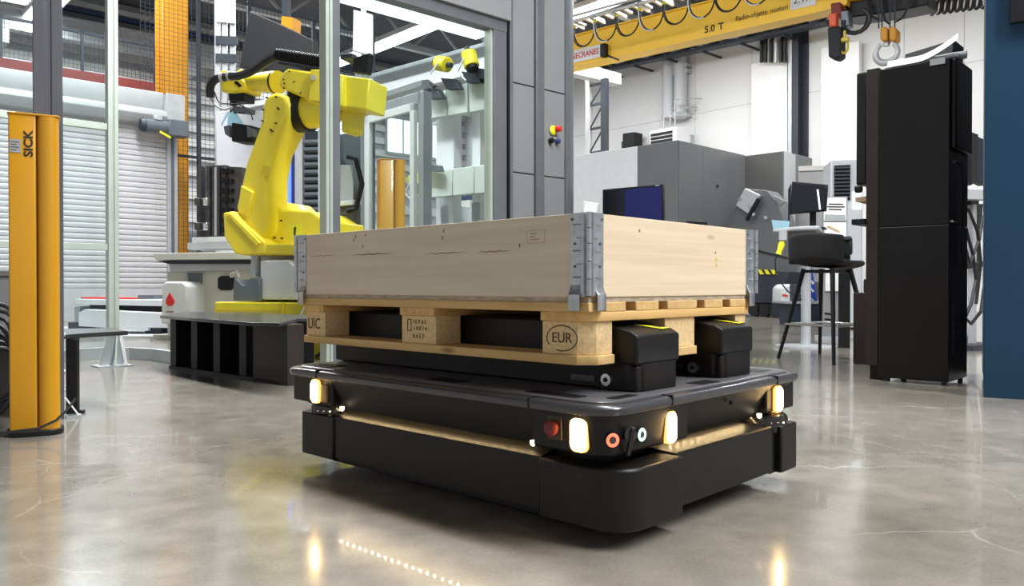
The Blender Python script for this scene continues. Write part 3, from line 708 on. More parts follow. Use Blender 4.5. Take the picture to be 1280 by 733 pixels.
mo = MB().cyl((-.65, -.35, mz), (-.28, -.35, mz), .11, n=18).build('motor', 'motor_grey', door, smooth=True)
MB().box(-.28, .06, -.48, -.22, mz-.14, mz+.14).build('gear_box', 'motor_grey', mo, bevel=.02)
MB().lathe([(.001, -.72), (.09, -.7), (.115, -.65), (.115, -.62)], 16, (-.35, mz), 'x').build('motor_cap', 'steel_dark', mo, smooth=True)
MB().box(-.5, -.36, -.42, -.28, mz+.1, mz+.17).build('terminal_box', 'steel_light', mo, bevel=.01)
MB().beam((-.42, -.46, mz-.1), (-.25, -.46, mz-.18), .03, .03).build('release_lever', 'tri_yellow', mo)

# gallery above and behind the door
gx = Frame(*DF.world(0, 1.5), BR)
gal = thing('gallery', 'steel gallery with dark handrail and red edge above the roller door', 'gallery', gx)
g1 = gx.ony(190, 103)[1]
MB().box(-9, .2, 0, 1.2, g1-.32, g1).build('red_girder', 'red_steel', gal)
MB().box(-9, .2, .05, 1.2, g1, g1+.04).build('deck', 'steel_light', gal)
hr = gx.ony(190, 55)[1]
MB().box(-9, .2, .02, .06, hr-.05, hr).build('hand_rail', 'steel_dark', gal)
for i in range(8): MB().box(.14-i*1.25, .19-i*1.25, .02, .06, g1, hr).build('rail_post', 'steel_dark', gal)
for i in range(4): MB().box(.05-i*2.6, .15-i*2.6, .6, .7, 0, g1-.32).build('support_leg', 'steel_light', gal)
def wire_mesh(name, m, par, x0, x1, z0, z1, step, r, y=0.0):
    mb = MB(); x = x0
    while x <= x1: mb.box(x-r, x+r, y-r, y+r, z0, z1); x += step
    z = z0
    while z <= z1: mb.box(x0, x1, y-r, y+r, z-r, z+r); z += step
    return stuff(mb.build(name, m, par))
wire_mesh('mesh_infill', 'steel_dark', gal, -9, .2, g1+.04, hr-.05, .07, .0026, .04)
# orange pillar
pf = at(220, 300, 15.0); PFm = Frame(pf[0], pf[1], BR)
pil = thing('crane_pillar', 'orange steel pillar behind the wire mesh right of the roller door', 'pillar', PFm)
MB().box(-.23, .23, -.02, .02, 0, 7.4).build('front_flange', 'pillar_orange', pil); MB().box(-.23, .23, .38, .42, 0, 7.4).build('rear_flange', 'pillar_orange', pil)
MB().box(-.02, .02, .02, .38, 0, 7.4).build('web', 'pillar_orange', pil); MB().box(-.4, .4, -.15, .55, 0, .03).build('foot_plate', 'pillar_orange', pil)
# wire mesh fence to the right of the door
mf = Frame(*DF.world(.0, .25), BR)
mes = thing('mesh_fence', 'tall black wire mesh fence between roller door and robot arm', 'fence', mf)
wire_mesh('mesh_infill', 'steel_dark', mes, -.5, 4.2, .2, 5.9, .08, .003)
for x in (.5, 1.45, 2.8, 4.2): MB().box(x-.03, x+.03, -.03, .03, 0, 5.95).build('fence_post', 'steel_dark', mes)
for zz in (.2, 2.9, 5.9): MB().box(.05, 4.2, -.02, .02, zz-.025, zz+.025).build('fence_rail', 'steel_dark', mes)
# left wall: bands of cladding, windows and pipes
bands = [(.0, 1.4, 'clad_dark', .1), (1.4, 2.2, 'clad_dark', .14), (2.5, 2.8, 'clad_white', .14), (3.2, 3.5, 'clad_white', .14)]
bands += [(3.9 + k*.44, 4.12 + k*.44, 'clad_white', .16) for k in range(8)] + [(7.5, 8.0, 'clad_dark', .3), (8.05, 8.15, 'blue_steel', .3), (8.2, 8.35, 'clad_white', .3)]
for i, (z0, z1, m, d) in enumerate(bands):
    struct(MB().box(-26, 0, -d, 0, z0, z1).build('trim_%d' % (i+1), m, None, loc=(wl[0], wl[1], 0), rz=BR))
for i in range(3):
    x = -1.0 - i*2.0
    o = thing('wall_window', ['bright wall window seen through the gantry shelves', 'bright wall window seen above the inner sash', 'bright wall window seen beside the corner post'][i], 'window', loc=(*HL.world(x, -.22), 0), rz=BR, group='windows of the left wall'); 
    MB().box(-.75, .75, -.03, .05, 5.3, 6.7).build('window_frame', 'alu', o); MB().box(-.66, -.04, -.05, -.03, 5.4, 6.6).build('window_pane', 'window_light', o); MB().box(.04, .66, -.05, -.03, 5.4, 6.6).build('window_pane', 'window_light', o)
rw = thing('runway_beam', 'pale grey runway beam high in front of the left wall', 'beam', loc=(*HL.world(0, -1.2), 0), rz=BR)
MB().box(-26, -.5, -.15, .15, 6.95, 7.0).build('lower_flange', 'steel_light', rw); MB().box(-26, -.5, -.02, .02, 7.0, 7.5).build('web', 'steel_light', rw); MB().box(-26, -.5, -.15, .15, 7.5, 7.55).build('upper_flange', 'steel_light', rw)
for i in range(6): MB().box(-2-i*4.6, -1.7-i*4.6, -.14, 1.2, 6.6, 6.95).build('console', 'steel_light', rw)
# tall grey pillar with white panel left of the arm, and the white box below it
kf = Frame(*at(284, 300, 11.5)[:2], math.radians(8))
kp = thing('steel_mast', 'grey steel mast with a white panel behind the robot wrist', 'mast', kf)
for px in (272, 281, 291): 
    x = kf.ony(px, 100)[0]; MB().box(x-.035, x+.035, -.03, .05, 0, 5.2).build('mast_profile', 'steel_light', kp, bevel=.004)
MB().prism(pyp(kf, [(271, -40), (294, -40), (294, 29), (271, 27)], -.06), -.06, -.03, 'y').build('white_panel', 'white', kp)
MB().box(-.16, .14, -.02, .06, 0, .03).build('foot_plate', 'steel_light', kp)
for py in (52, 74): 
    z = kf.ony(284, py)[1]; MB().box(-.14, .16, -.06, -.03, z-.06, z+.06).build('cross_strap', 'steel_dark', kp)
wb = thing('white_cabinet', 'pale tall cabinet standing behind the gripper', 'cabinet', kf)
MB().prism(pyp(kf, [(270, 140), (330, 128), (330, 360), (270, 360)], -.5), -.5, -.12, 'y').build('body', 'machine_lightgrey', wb, bevel=.02)
zz = kf.ony(300, 360, -.5)[1]
MB().box(-.15, .45, -.45, -.15, 0, zz).build('plinth', 'panel_brown', wb)
slab_y('top_strip', 'white', wb, kf, [(305, 129), (332, 124), (332, 130), (305, 136)], -.54, .03)
# black tilted hood
hf = Frame(*at(345, 300, 10.0)[:2], math.radians(-24))
hd = thing('black_hood', 'large black tilted panel hanging above the yellow robot arm', 'panel', hf)
slab_y('panel', 'black_soft', hd, hf, [(312, 14), (350, 30), (391, 50), (391, 92), (299, 84)], 0, .12, .01)
MB().prism(pyp(hf, [(352, 20), (366, 22), (365, 40), (351, 34)], .14), .14, .3, 'y').build('bracket', 'pillar_orange', hd)
MB().beam((hf.ony(358, 30, .2)[0], .2, hf.ony(358, 30, .2)[1]), (hf.ony(358, 30, .2)[0], .2, 8.6), .08, .08).build('hanger', 'steel_dark', hd)

# milling table machine
mfz = Frame(*at(255, 330, 8.6)[:2], math.radians(-8))
mm = thing('milling_machine', 'white milling machine table with red droplet badge behind the low bench', 'machine', mfz)
X = lambda px, py, yl=0.0: mfz.ony(px, py, yl)
slab_y('table_slab', 'machine_cream', mm, mfz, [(191, 317), (352, 314), (352, 324), (194, 325)], -.25, .95, .006)
slab_y('table_guide', 'steel_dark', mm, mfz, [(195, 326), (340, 324), (340, 330), (210, 330)], -.15, .8)
slab_y('saddle', 'steel_light', mm, mfz, [(211, 330), (335, 328), (335, 337), (213, 340)], -.1, .7, .004)
slab_y('column_body', 'machine_cream', mm, mfz, [(209, 340), (335, 336), (335, 450), (209, 450)], .0, .6, .01)
slab_y('blue_cover', 'motor_grey', mm, mfz, [(234, 342), (252, 342), (252, 364), (247, 368), (237, 367)], -.02, .05, .004)
slab_y('round_window', 'black', mm, mfz, [(272, 348), (276, 345), (288, 345), (292, 348), (292, 360), (288, 363), (276, 363), (272, 360)], -.02, .05, .004)
hc = slab_y('head_cover', 'machine_white', mm, mfz, [(202, 356), (206, 352), (228, 352), (234, 358), (234, 405), (201, 405)], -.35, .4, .02)
MB().lathe([(.001, -.362), (.045, -.36), (.05, -.35)], 20, X(212, 377, -.36), 'y').build('droplet_badge', 'red', hc)
MB().prism([(X(212, 377, -.36)[0]-.035, X(212, 377, -.36)[1]+.03), (X(212, 377, -.36)[0]+.035, X(212, 377, -.36)[1]+.03), (X(212, 377, -.36)[0], X(212, 377, -.36)[1]+.09)], -.362, -.35, 'y').build('droplet_tip', 'red', hc)
slab_y('badge_print', 'ink_faint', hc, mfz, [(207, 389), (217, 389), (217, 391), (207, 391)], -.352, .004)
zfl = X(209, 450)[1]
MB().box(X(209, 440)[0]-.1, X(335, 440)[0], -.1, .65, 0, max(zfl, .05)).build('machine_foot', 'machine_cream', mm)
# fixture tower on the table
tw = thing('fixture_tower', 'dark steel fixture tower with clamps standing on the milling table', 'fixture', mfz); zt_ = X(270, 314, .1)[1]; tw.location.z = 0
slab_y('tower_base', 'steel_light', tw, mfz, [(234, 304), (285, 301), (285, 311), (234, 312)], .0, .35, .004)
slab_y('tower_plinth', 'machine_white', tw, mfz, [(240, 297), (283, 296), (283, 303), (240, 305)], .02, .3, .004)
slab_y('tower_block', 'iron', tw, mfz, [(257, 207), (282, 206), (282, 297), (257, 297)], .05, .25, .006)
slab_y('tower_side', 'iron', tw, mfz, [(282, 208), (303, 209), (303, 296), (282, 297)], .12, .22, .004)
for px in (262, 268, 274): slab_y('tower_slot', 'steel_light' if px == 268 else 'black', tw, mfz, [(px, 209), (px+2.4, 209), (px+2.4, 295), (px, 295)], .042, .012)
for k in range(7):
    slab_y('clamp_hole', 'black', tw, mfz, [(289, 212+k*12), (292.5, 212+k*12), (292.5, 216+k*12), (289, 216+k*12)], .112, .012)
    slab_y('clamp_block', 'black', tw, mfz, [(277, 210+k*12.3), (284, 210+k*12.3), (284, 217+k*12.3), (277, 217+k*12.3)], .02, .06, .004)
slab_y('clamp_rail', 'iron', tw, mfz, [(246, 208), (251, 207), (251, 296), (246, 297)], .1, .1, .003)
for py in (252, 283):
    for px in (245.5, 256): slab_y('clamp', 'bright_steel' if px > 250 else 'iron', tw, mfz, [(px-3, py-5), (px+3, py-5), (px+3, py+5), (px-3, py+5)], -.02, .1, .012)
tw2 = MB()
# low rail machine on the floor behind the fence post
rf = Frame(*at(150, 380, 9.6)[:2], math.radians(-6))
rm = thing('transfer_rail', 'long low white transfer rail with red stripe in front of the roller door', 'machine', rf)
slab_y('top_rail', 'machine_white', rm, rf, [(94, 374), (260, 376), (260, 384), (94, 381)], -.1, .5, .006)
slab_y('dark_slot', 'black', rm, rf, [(112, 381), (260, 384), (260, 392), (112, 388)], .0, .4)
slab_y('lower_cover', 'machine_white', rm, rf, [(98, 391), (106, 387), (260, 394), (260, 411), (185, 410), (185, 414), (98, 408)], -.2, .5, .008)
slab_y('end_foot', 'machine_lightgrey', rm, rf, [(93, 384), (100, 383), (100, 408), (93, 408)], -.05, .3)
slab_y('red_stripe', 'red', rm, rf, [(101, 371.6), (168, 372.6), (168, 374.8), (101, 374.4)], .05, .25)
slab_y('blue_part', 'motor_grey', rm, rf, [(172, 369), (192, 369), (192, 374), (172, 374)], .0, .2, .005)
zr = rf.ony(98, 409, -.2)[1]
for px in (105, 200, 250): MB().box(rf.ony(px, 400)[0]-.1, rf.ony(px, 400)[0]+.1, -.15, .25, 0, zr+.05).build('rail_foot', 'steel_dark', rm)
# white floor pad in the cell
tag(MB().box(-3.0, 3.2, -.6, 1.4, 0, .012).build('floor_pad', 'machine_lightgrey', None, loc=(rf.o.x, rf.o.y, 0), rz=rf.rz), 'pale floor pad under the transfer rail', 'floor pad')

# ---------------------------------------------------------------- yellow robot arm
AF = Frame(*at(345, 300, 7.0)[:2], math.radians(-20))
arm = thing('robot_arm', 'yellow industrial robot arm with black hose on a yellow plinth', 'robot arm', AF)
def A(name, m, pts, yl, th, bevel=.012, par=None): return slab_y(name, m, par or arm, AF, pts, yl, th, bevel)
def A3(px, py, yl): x, z = AF.ony(px, py, yl); return Vector((x, yl, z))
zb_ = AF.ony(300, 378, -.5)[1]
x0_, x1_ = AF.ony(268, 380, -.5)[0], AF.ony(412, 380, -.5)[0]
MB().box(x0_, x1_, -.5, .45, 0, zb_-.0).build('plinth', 'plinth_yellow', arm, bevel=.01)
MB().box(x0_, x1_-.42, -.505, -.5, zb_-.13, zb_-.06).build('plinth_recess', 'gold', arm)
MB().box(x1_-.44, x1_-.42, -.515, -.5, 0.0, zb_).build('plinth_rib', 'plinth_yellow', arm)
A('pedestal_cover', 'machine_white', [(325, 326), (360, 325), (378, 342), (400, 342), (400, 375), (325, 375)], -.42, .7)
A('pedestal', 'machine_lightgrey', [(322, 318), (400, 318), (400, 378), (322, 378)], -.2, .5)
A('foot_bracket', 'motor_grey', [(291, 376), (292, 352), (296, 349), (302, 357), (308, 357), (313, 347), (324, 348), (324, 377)], -.46, .4, .006)
p = A3(294, 350, -.4); MB().tube([p + Vector((.04*math.cos(a), 0, .05*math.sin(a)+.02)) for a in [i*PI/8 for i in range(9)]], .012, 8).build('lifting_eye', 'bright_steel', arm, smooth=True)
MB().cyl(A3(320, 346, -.35), A3(320, 316, -.35), .04, n=16).build('spindle', 'steel_light', arm, smooth=True)
# turntable casting
A('base_body', 'arm_yellow', [(326, 318), (330, 296), (337, 251), (341, 250), (354, 263), (388, 264), (404, 275), (412, 276), (412, 318)], -.25, .55, .02)
A('base_flange', 'arm_yellow', [(302, 304), (412, 304), (412, 318.5), (304, 319.5)], -.42, .75, .02)
A('base_cheek', 'arm_yellow', [(278.5, 266), (291, 264), (307, 281), (331, 303), (331, 318), (304, 319.5), (293, 317), (280, 297)], -.44, .16, .015)
A('cheek_rib', 'arm_yellow', [(284, 268), (289, 267), (325, 304), (320, 308)], -.46, .04, .006)
A('cheek_inner', 'arm_yellow', [(290, 268), (312, 268), (312, 304), (300, 304)], -.1, .3, .015)
wl_ = A('warning_label', 'tri_yellow', [(361, 281), (376.5, 281), (376.5, 297), (361, 297)], -.253, .006, 0)
A('label_print', 'ink', [(367.5, 284), (370, 284), (369, 294), (367, 294)], -.256, .004, 0, wl_)
for (px, py) in ((343, 297), (352, 298), (343, 275), (351, 276), (317, 311), (357, 314)): MB().lathe([(.001, -.268), (.007, -.266), (.008, -.24)], 10, AF.ony(px, py, -.26), 'y').build('bolt', 'ink', arm)
A('joint_gap', 'black', [(331, 298), (337, 290), (340, 264), (344, 268), (338, 299)], -.26, .3, .01)
# link between shoulder and elbow
link_ = A('upper_arm', 'arm_yellow', [(330, 125.5), (336, 118), (343, 115), (351, 116), (357, 120), (361, 130), (360, 142), (355, 160), (349, 172), (340, 190), (334, 222), (333, 285), (329, 297), (321, 303), (313, 301), (303, 285), (296, 266), (294.6, 258), (301, 231), (307, 204), (316, 180), (326, 152), (327, 137)], -.40, .30, .035)
A('arm_cover', 'arm_yellow', [(301, 232), (316, 240), (309, 270), (297, 262)], -.425, .05, .008, link_)
A('arm_recess', 'arm_decal', [(303, 276), (315, 281), (315, 296), (310, 293)], -.408, .02, 0, link_)
A('arm_decal', 'arm_decal', [(328, 206), (338, 209), (337, 221), (326, 218)], -.404, .006, 0, link_)
for (px, py) in ((333, 122), (345, 121), (328, 137), (347, 135), (348, 136.5), (327.5, 151), (344.5, 154), (338, 162), (340, 164), (304, 263), (309.5, 244)):
    MB().lathe([(.001, -.418), (.0065, -.416), (.007, -.39)], 10, AF.ony(px, py, -.41), 'y').build('bolt', 'ink', link_)
# elbow: black ring between link and forearm housing, axis roughly along local x
c = A3(373, 140, -.2)
MB().lathe([(.001, c.x-.10), (.155, c.x-.10), (.172, c.x-.08), (.172, c.x+.10), (.001, c.x+.10)], 28, (c.y, c.z), 'x').build('elbow_ring', 'black', arm, smooth=True)
MB().lathe([(.001, c.x), (.145, c.x+.09), (.15, c.x+.32), (.12, c.x+.36), (.001, c.x+.36)], 24, (c.y, c.z), 'x').build('elbow_drum', 'arm_yellow', arm, smooth=True)
A('elbow_housing', 'arm_yellow', [(348, 108), (352, 92), (358, 85), (388, 89), (400, 92), (428, 92), (428, 134), (388, 132), (378, 122), (366, 117)], -.36, .40, .02)
A('side_cover', 'arm_yellow', [(388, 87), (420, 86), (420, 128), (385, 126)], -.40, .06, .008)
MB().cyl(A3(392, 97, -.43), A3(392, 97, -.38), .022, n=12).build('connector', 'steel_light', arm)
for (px, py) in ((361, 89), (367, 102), (375, 116), (354, 99), (355, 104), (354, 110)): MB().lathe([(.001, -.372), (.0055, -.37), (.006, -.35)], 10, AF.ony(px, py, -.37), 'y').build('bolt', 'ink', arm)
A('rear_housing', 'arm_yellow', [(422, 93), (462, 98), (458, 137), (422, 133)], -.30, .3, .012)
A('rear_bracket', 'black', [(442, 72), (462, 66), (458, 92), (440, 90)], -.2, .08, .005)
A('rear_bracket', 'steel_dark', [(425, 68), (440, 66), (440, 72), (425, 74)], -.2, .2, .005)
A('rear_motor', 'arm_yellow', [(426, 133), (440, 135), (437, 165), (426, 166)], -.2, .22, .02)
# forearm and wrist
fa, fb = A3(348, 103, -.1), A3(304, 103, .0)
fd = (fb - fa); MB().tube([fa, fa + fd*.12, fa + fd*.3, fa + fd*.8, fb], [.098, .098, .088, .072, .066], 20).build('forearm', 'arm_yellow', arm, smooth=True)
MB().tube([fa + fd*.02, fa + fd*.06], .1, 20).build('forearm_ring', 'black', arm, smooth=True)
A('wrist_body', 'arm_yellow', [(274, 104), (279, 98), (300, 96), (309, 103), (308, 114), (290, 116), (276, 115)], -.1, .22, .02)
for px, py in ((281, 91), (302, 90)): MB().cyl(A3(px, py+4, -.08), A3(px, py+4, .12), .05, n=18).build('wrist_motor', 'arm_yellow', arm, bevel=.01)
A('wrist_slot', 'black', [(292, 103), (296, 101), (302, 107), (299, 109)], -.105, .02, 0)
A('tool_flange', 'black', [(285, 114), (305, 115), (304, 126), (286, 126)], -.06, .16, .01)
gr = A('gripper_body', 'black', [(289, 153), (315, 157), (316, 178), (289, 177)], -.12, .2, .012)
A('gripper_stem', 'steel_dark', [(287, 120), (292, 120), (292, 155), (287, 155)], -.02, .05, .004, gr)
A('valve_block', 'motor_grey', [(289, 132), (309, 134), (308, 141), (289, 139)], -.1, .12, .006, gr)
for px in (294, 299, 304): MB().cyl(A3(px, 142, -.08), A3(px, 134, -.08), .014, n=10).build('valve', 'iron', gr)
A('gripper_jaw', 'pale_blue_glow', [(285, 143), (290, 139), (299, 152), (297, 160), (284, 156)], -.05, .06, .004, gr)
A('gripper_jaw', 'motor_grey', [(279, 158), (286, 156), (287, 172), (281, 168)], -.1, .14, .006, gr)
A('gripper_finger', 'motor_grey', [(308, 158), (316, 162), (316, 170), (309, 172)], -.14, .06, .004, gr)
def hose(pts, r, m, name, par=arm, n=8): 
    P = [A3(*q) for q in pts]; Q = []
    for i in range(len(P)-1):
        p0, p1, p2, p3 = P[max(i-1, 0)], P[i], P[i+1], P[min(i+2, len(P)-1)]
        for k in range(6):
            t = k/6; Q.append(.5*((2*p1) + (p2-p0)*t + (2*p0-5*p1+4*p2-p3)*t*t + (-p0+3*p1-3*p2+p3)*t*t*t))
    Q.append(P[-1]); return MB().tube(Q, r, n).build(name, m, par, smooth=True)
hose([(346, 69, -.3), (332, 77, -.28), (318, 87, -.25), (302, 94, -.2), (285, 96, -.18), (270, 99, -.16), (263, 108, -.14), (263, 122, -.12)], .036, 'cable', 'cable_hose')
cor = MB(); P0, P1 = A3(347, 68, -.3), A3(420, 79, -.3)
for k in range(24):
    q = P0 + (P1-P0)*(k/24); q2 = P0 + (P1-P0)*((k+.55)/24); cor.cyl(q, q2, .05, n=12)
cor.tube([P0, P1], .042, 10); cor.build('corrugated_hose', 'black', arm, smooth=True)
A('hose_tray', 'steel_dark', [(347, 77), (402, 84), (402, 88), (347, 80)], -.32, .3, .004)
for px, py in ((278, 97), (287, 95)): 
    q = A3(px, py, -.18); MB().cyl(q - Vector((.012, 0, 0)), q + Vector((.012, 0, 0)), .042, n=12).build('hose_clamp', 'steel_light', arm)
hose([(263, 120, -.1), (268, 130, -.1), (280, 137, -.12), (290, 134, -.12)], .012, 'cable_white', 'air_tube', gr, 6)
hose([(268, 115, -.12), (274, 128, -.14), (286, 130, -.14), (300, 131, -.1), (312, 140, -.1), (316, 150, -.08)], .006, 'cable', 'sensor_cable', gr, 6)
hose([(286, 140, -.1), (280, 150, -.12), (277, 157, -.12)], .008, 'pale_blue_glow', 'air_tube', gr, 6)
hose([(385, 374, -.52), (380, 388, -.56), (374, 400, -.58)], .012, 'cable_white', 'plinth_cable', arm, 6)
hose([(395, 446, -.55), (403, 440, -.56), (406, 430, -.56), (402, 420, -.52)], .014, 'cable', 'plinth_cable', arm, 6)

# cabinet with louvred doors and blue light behind the arm
lf = Frame(*at(375, 300, 10.2)[:2], math.radians(-10))
lv = thing('louvred_cabinet', 'dark louvred cabinet with blue light strip behind the robot arm', 'cabinet', lf)
xa, xb = lf.ony(340, 200)[0], lf.ony(403, 200)[0]; zt2 = lf.ony(380, 163)[1]
MB().box(xa, xb, .06, .6, 0, zt2).build('body', 'steel_dark', lv)
for px in (340, 374, 403):
    x = lf.ony(px, 200)[0]; MB().box(x-.05, x+.05, -.02, .06, 0, zt2).build('frame_post', 'steel_light', lv)
n_l = 18; lm = MB().prism([(-.0, 0), (-.045, .03), (-.045, .05), (0, .075), (.02, .075), (.02, 0)], 0, lf.ony(402, 200)[0]-lf.ony(375, 200)[0]-.08, 'x').mesh('louvre'); lm.materials.append(MATS['motor_grey'])
for k in range(n_l): link('louvre', lm, lv, loc=(lf.ony(374, 200)[0]+.06, .04, .75 + k*.095))
slab_y('white_door', 'machine_lightgrey', lv, lf, [(341, 195), (355, 190), (355, 275), (341, 275)], -.0, .05, .005)
slab_y('light_strip', 'blue_light', lv, lf, [(356, 178), (362, 178), (362, 262), (356, 262)], -.03, .05)
slab_y('strip_cap', 'window_light', lv, lf, [(355, 174), (363, 174), (363, 178), (355, 178)], -.03, .05)

# ================================================================= GLASS CELL
GF = Frame(*at(412.5, 300, 6.0)[:2], BR)
cell = thing('glass_enclosure', 'grey machine enclosure with large glass front and rounded control column', 'enclosure', GF)
def G(name, m, pts, yl, th, bevel=.004, par=None): return slab_y(name, m, par or cell, GF, pts, yl, th, bevel)
gx_ = lambda px: GF.ony(px, 200)[0]
ztop = 4.2
zh = GF.ony(627, 42)[1]          # underside of the header
MB().box(gx_(403.5), gx_(412), -.05, .05, 0, ztop).build('corner_post', 'alu_green', cell, bevel=.004)
MB().box(gx_(412.3), gx_(422), -.04, .06, 0, ztop).build('corner_post', 'frame_grey', cell, bevel=.004)
MB().box(gx_(407.5), gx_(408.3), -.053, -.04, 0, ztop).build('post_groove', 'motor_grey', cell)
xr0, xr1 = gx_(612), gx_(632)
MB().box(gx_(610), gx_(613), -.03, .05, 0, zh).build('glazing_bead', 'alu_green', cell)
MB().box(xr0+.01, xr1-.03, -.05, .06, 0, zh).build('window_post', 'frame_grey', cell, bevel=.004)
MB().box(xr1-.025, xr1+.0, -.06, .06, 0, ztop).build('window_post', 'black', cell)
MB().box(gx_(422), xr1-.025, -.05, .06, zh, zh+.1).build('header_rail', 'frame_grey', cell, bevel=.004)
MB().box(gx_(422), xr1, -.08, .3, zh+.1, zh+.42).build('header_panel', 'panel_grey', cell, bevel=.006)
MB().box(gx_(422), xr1, -.085, -.08, zh+.30, zh+.31).build('header_seam', 'black', cell)
MB().box(gx_(422), xr1, -.1, .3, zh+.42, ztop).build('header_top', 'panel_brown', cell, bevel=.006)
MB().box(gx_(422), gx_(611), -.004, .004, .5, zh).build('glass_pane', 'pane', cell)
MB().box(gx_(422), xr1-.02, -.04, .05, 0, .5).build('sill_panel', 'panel_grey', cell, bevel=.004)
MB().box(gx_(430), xr1-.06, .12, .34, zh+.02, zh+.1).build('header_glow', 'header_glow', cell)  # no fitting: inner header with added glow, to show as a white band
# control column
cz = 3.42
ph = [.0, GF.ony(690, 222)[1], GF.ony(690, 115)[1], cz]
for (a, b) in ((634, 667), (678, 705)):
    for i in range(3): MB().box(gx_(a)+.004, gx_(b)-.004, -.01, .06, ph[i]+.008, ph[i+1]-.004).build('column_panel', 'panel_grey', cell, bevel=.003)
MB().box(gx_(652), gx_(705), .02, .5, 0, cz).build('column_core', 'frame_grey', cell)
MB().box(xr1, gx_(636), -.06, .06, 0, cz+.05).build('column_profile', 'frame_grey', cell, bevel=.006)
MB().box(gx_(667.5), gx_(677.5), -.035, .1, 0, cz).build('column_profile', 'frame_grey', cell, bevel=.006)
r0, r1 = gx_(704.5), gx_(722); rr = r1 - r0
MB().prism([(r0, -.03)] + [(r0 + rr*math.sin(a), .6*rr - .03 - .6*rr*math.cos(a) if True else 0) for a in [i*PI/16 for i in range(9)]] + [(r1, .5), (r0, .5)], 0, cz).build('rounded_profile', 'frame_grey', cell, smooth=True)
MB().box(gx_(634), r1-.02, -.04, .5, cz, cz+.03).build('column_cap', 'frame_grey', cell, bevel=.004)
def knob(px, py, m, r, name, d=.05):
    x, z = GF.ony(px, py, -.02); return MB().lathe([(r*.6, -.008), (r*.62, -.02), (r, -.022), (r, -d), (r*.7, -d-.01), (.001, -d-.011)], 16, (x, z), 'y').build(name, m, cell, smooth=True)
e = knob(691, 163, 'tri_yellow', .045, 'stop_base', .03); knob(694, 162, 'red', .028, 'stop_button', .085)
knob(688, 176, 'black', .026, 'selector_switch'); knob(696, 177, 'blue_steel', .024, 'push_button'); knob(689, 174, 'steel_light', .012, 'switch_mark', .07)
MB().box(r1-.005, r1+.004, .2, .3, GF.ony(722, 183)[1], GF.ony(722, 146)[1]).build('side_label', 'white', cell)
MB().cyl((gx_(679)+.02, -.03, cz-.12), (gx_(679)+.02, 0, cz-.12), .012, n=8).build('screw', 'steel_light', cell)
# dark door with black handle next to the corner post
G('inner_door', 'motor_grey', [(424, 168), (451, 165), (451, 300), (424, 305)], .9, .05)
G('door_plate', 'machine_lightgrey', [(426, 206), (442, 207), (442, 252), (426, 252)], .84, .05)
hx = GF.ony(441, 230, .8)
hm = MB(); hp = [(hx[0]-.05, .82, hx[1]+.24), (hx[0]+.02, .78, hx[1]+.22), (hx[0]+.07, .76, hx[1]), (hx[0]+.02, .78, hx[1]-.22), (hx[0]-.05, .82, hx[1]-.24)]
hm.tube(hp, .024, 8).build('door_handle', 'black', cell, smooth=True)
G('door_sill', 'white', [(426, 252), (452, 249), (452, 256), (426, 257)], .82, .06)
# second glazed frame inside, running the other way
WF = Frame(*at(490, 300, 8.6)[:2], BR)
win = thing('inner_sash', 'grey framed inner window seen through the glass enclosure', 'window', WF)
def Wd(name, m, pts, xl=0.0, th=.06, bevel=.004): return slab_x(name, m, win, WF, pts, xl, th, bevel)
y451, y530 = WF.onx(452, 200)[0], WF.onx(531, 200)[0]; zs = WF.onx(490, 139)[1]
MB().box(-.05, .06, y451-.05, y451+.06, 0, zs+.6).build('frame_post', 'alu', win, bevel=.004)
MB().box(-.05, .06, y530-.04, y530+.05, 0, zs+.1).build('frame_post', 'alu', win, bevel=.004)
MB().box(-.05, .06, y530, y451, zs-.02, zs+.1).build('frame_rail', 'alu', win, bevel=.004)
MB().box(-.04, .06, y530, y451, zs+.16, zs+.22).build('frame_rail', 'alu', win, bevel=.004)
yi0, yi1 = WF.onx(463, 200)[0], WF.onx(525, 200)[0]; zi = WF.onx(490, 149)[1]
for (a, b) in ((yi0-.09, yi0), (yi1, yi1+.07)): MB().box(-.08, -.03, min(a, b), max(a, b), .5, zi+.08).build('sash_stile', 'machine_white', win, bevel=.004)
MB().box(-.08, -.03, yi1, yi0, zi, zi+.08).build('sash_rail', 'machine_white', win, bevel=.004)
MB().box(-.08, -.03, yi1, yi0, .42, .52).build('sash_rail', 'machine_white', win, bevel=.004)
MB().box(-.06, -.052, yi1, yi0, .52, zi).build('glass_pane', 'pane', win)
MB().box(-.05, .06, y530, y451, 0, .42).build('sill', 'alu', win)
# white gantry with shelf, brackets and yellow sensors
QF = Frame(*at(560, 300, 9.4)[:2], BR)
gan = thing('machine_gantry', 'white machine gantry with stepped shelves inside the glass enclosure', 'gantry', QF)
def Q(name, m, pts, xl=0.0, th=.2, bevel=.006): return slab_x(name, m, gan, QF, pts, xl, th, bevel)
Q('top_beam', 'machine_lightgrey', [(461, 96), (640, 46), (640, 76), (461, 126)], .5, .4)
Q('top_edge', 'alu', [(461, 93), (640, 43), (640, 48), (461, 98)], .42, .1)
Q('lower_edge', 'machine_white', [(461, 122), (640, 72), (640, 78), (461, 128)], .42, .1)
for k in range(3):
    a, b = 531 + k*27, 531 + k*27 + 26
    f = lambda px: 121 - (px-531)*.33; g = lambda px: 149 - (px-531)*.16
    Q('shelf_face', 'machine_green', [(a, f(a)), (b, f(b)), (b, g(b)), (a+2, g(a))], -.05, .1)
    f2 = lambda px: 213 - (px-543)*.13; g2 = lambda px: 246 - (px-543)*.09
    Q('lower_shelf', 'machine_green', [(a+8, f2(a)), (b+8, f2(b)), (b+8, g2(b)), (a+8, g2(a))], -.05, .1)
Q('upright', 'machine_white', [(545, 145), (567, 142), (567, 300), (545, 300)], .1, .12)
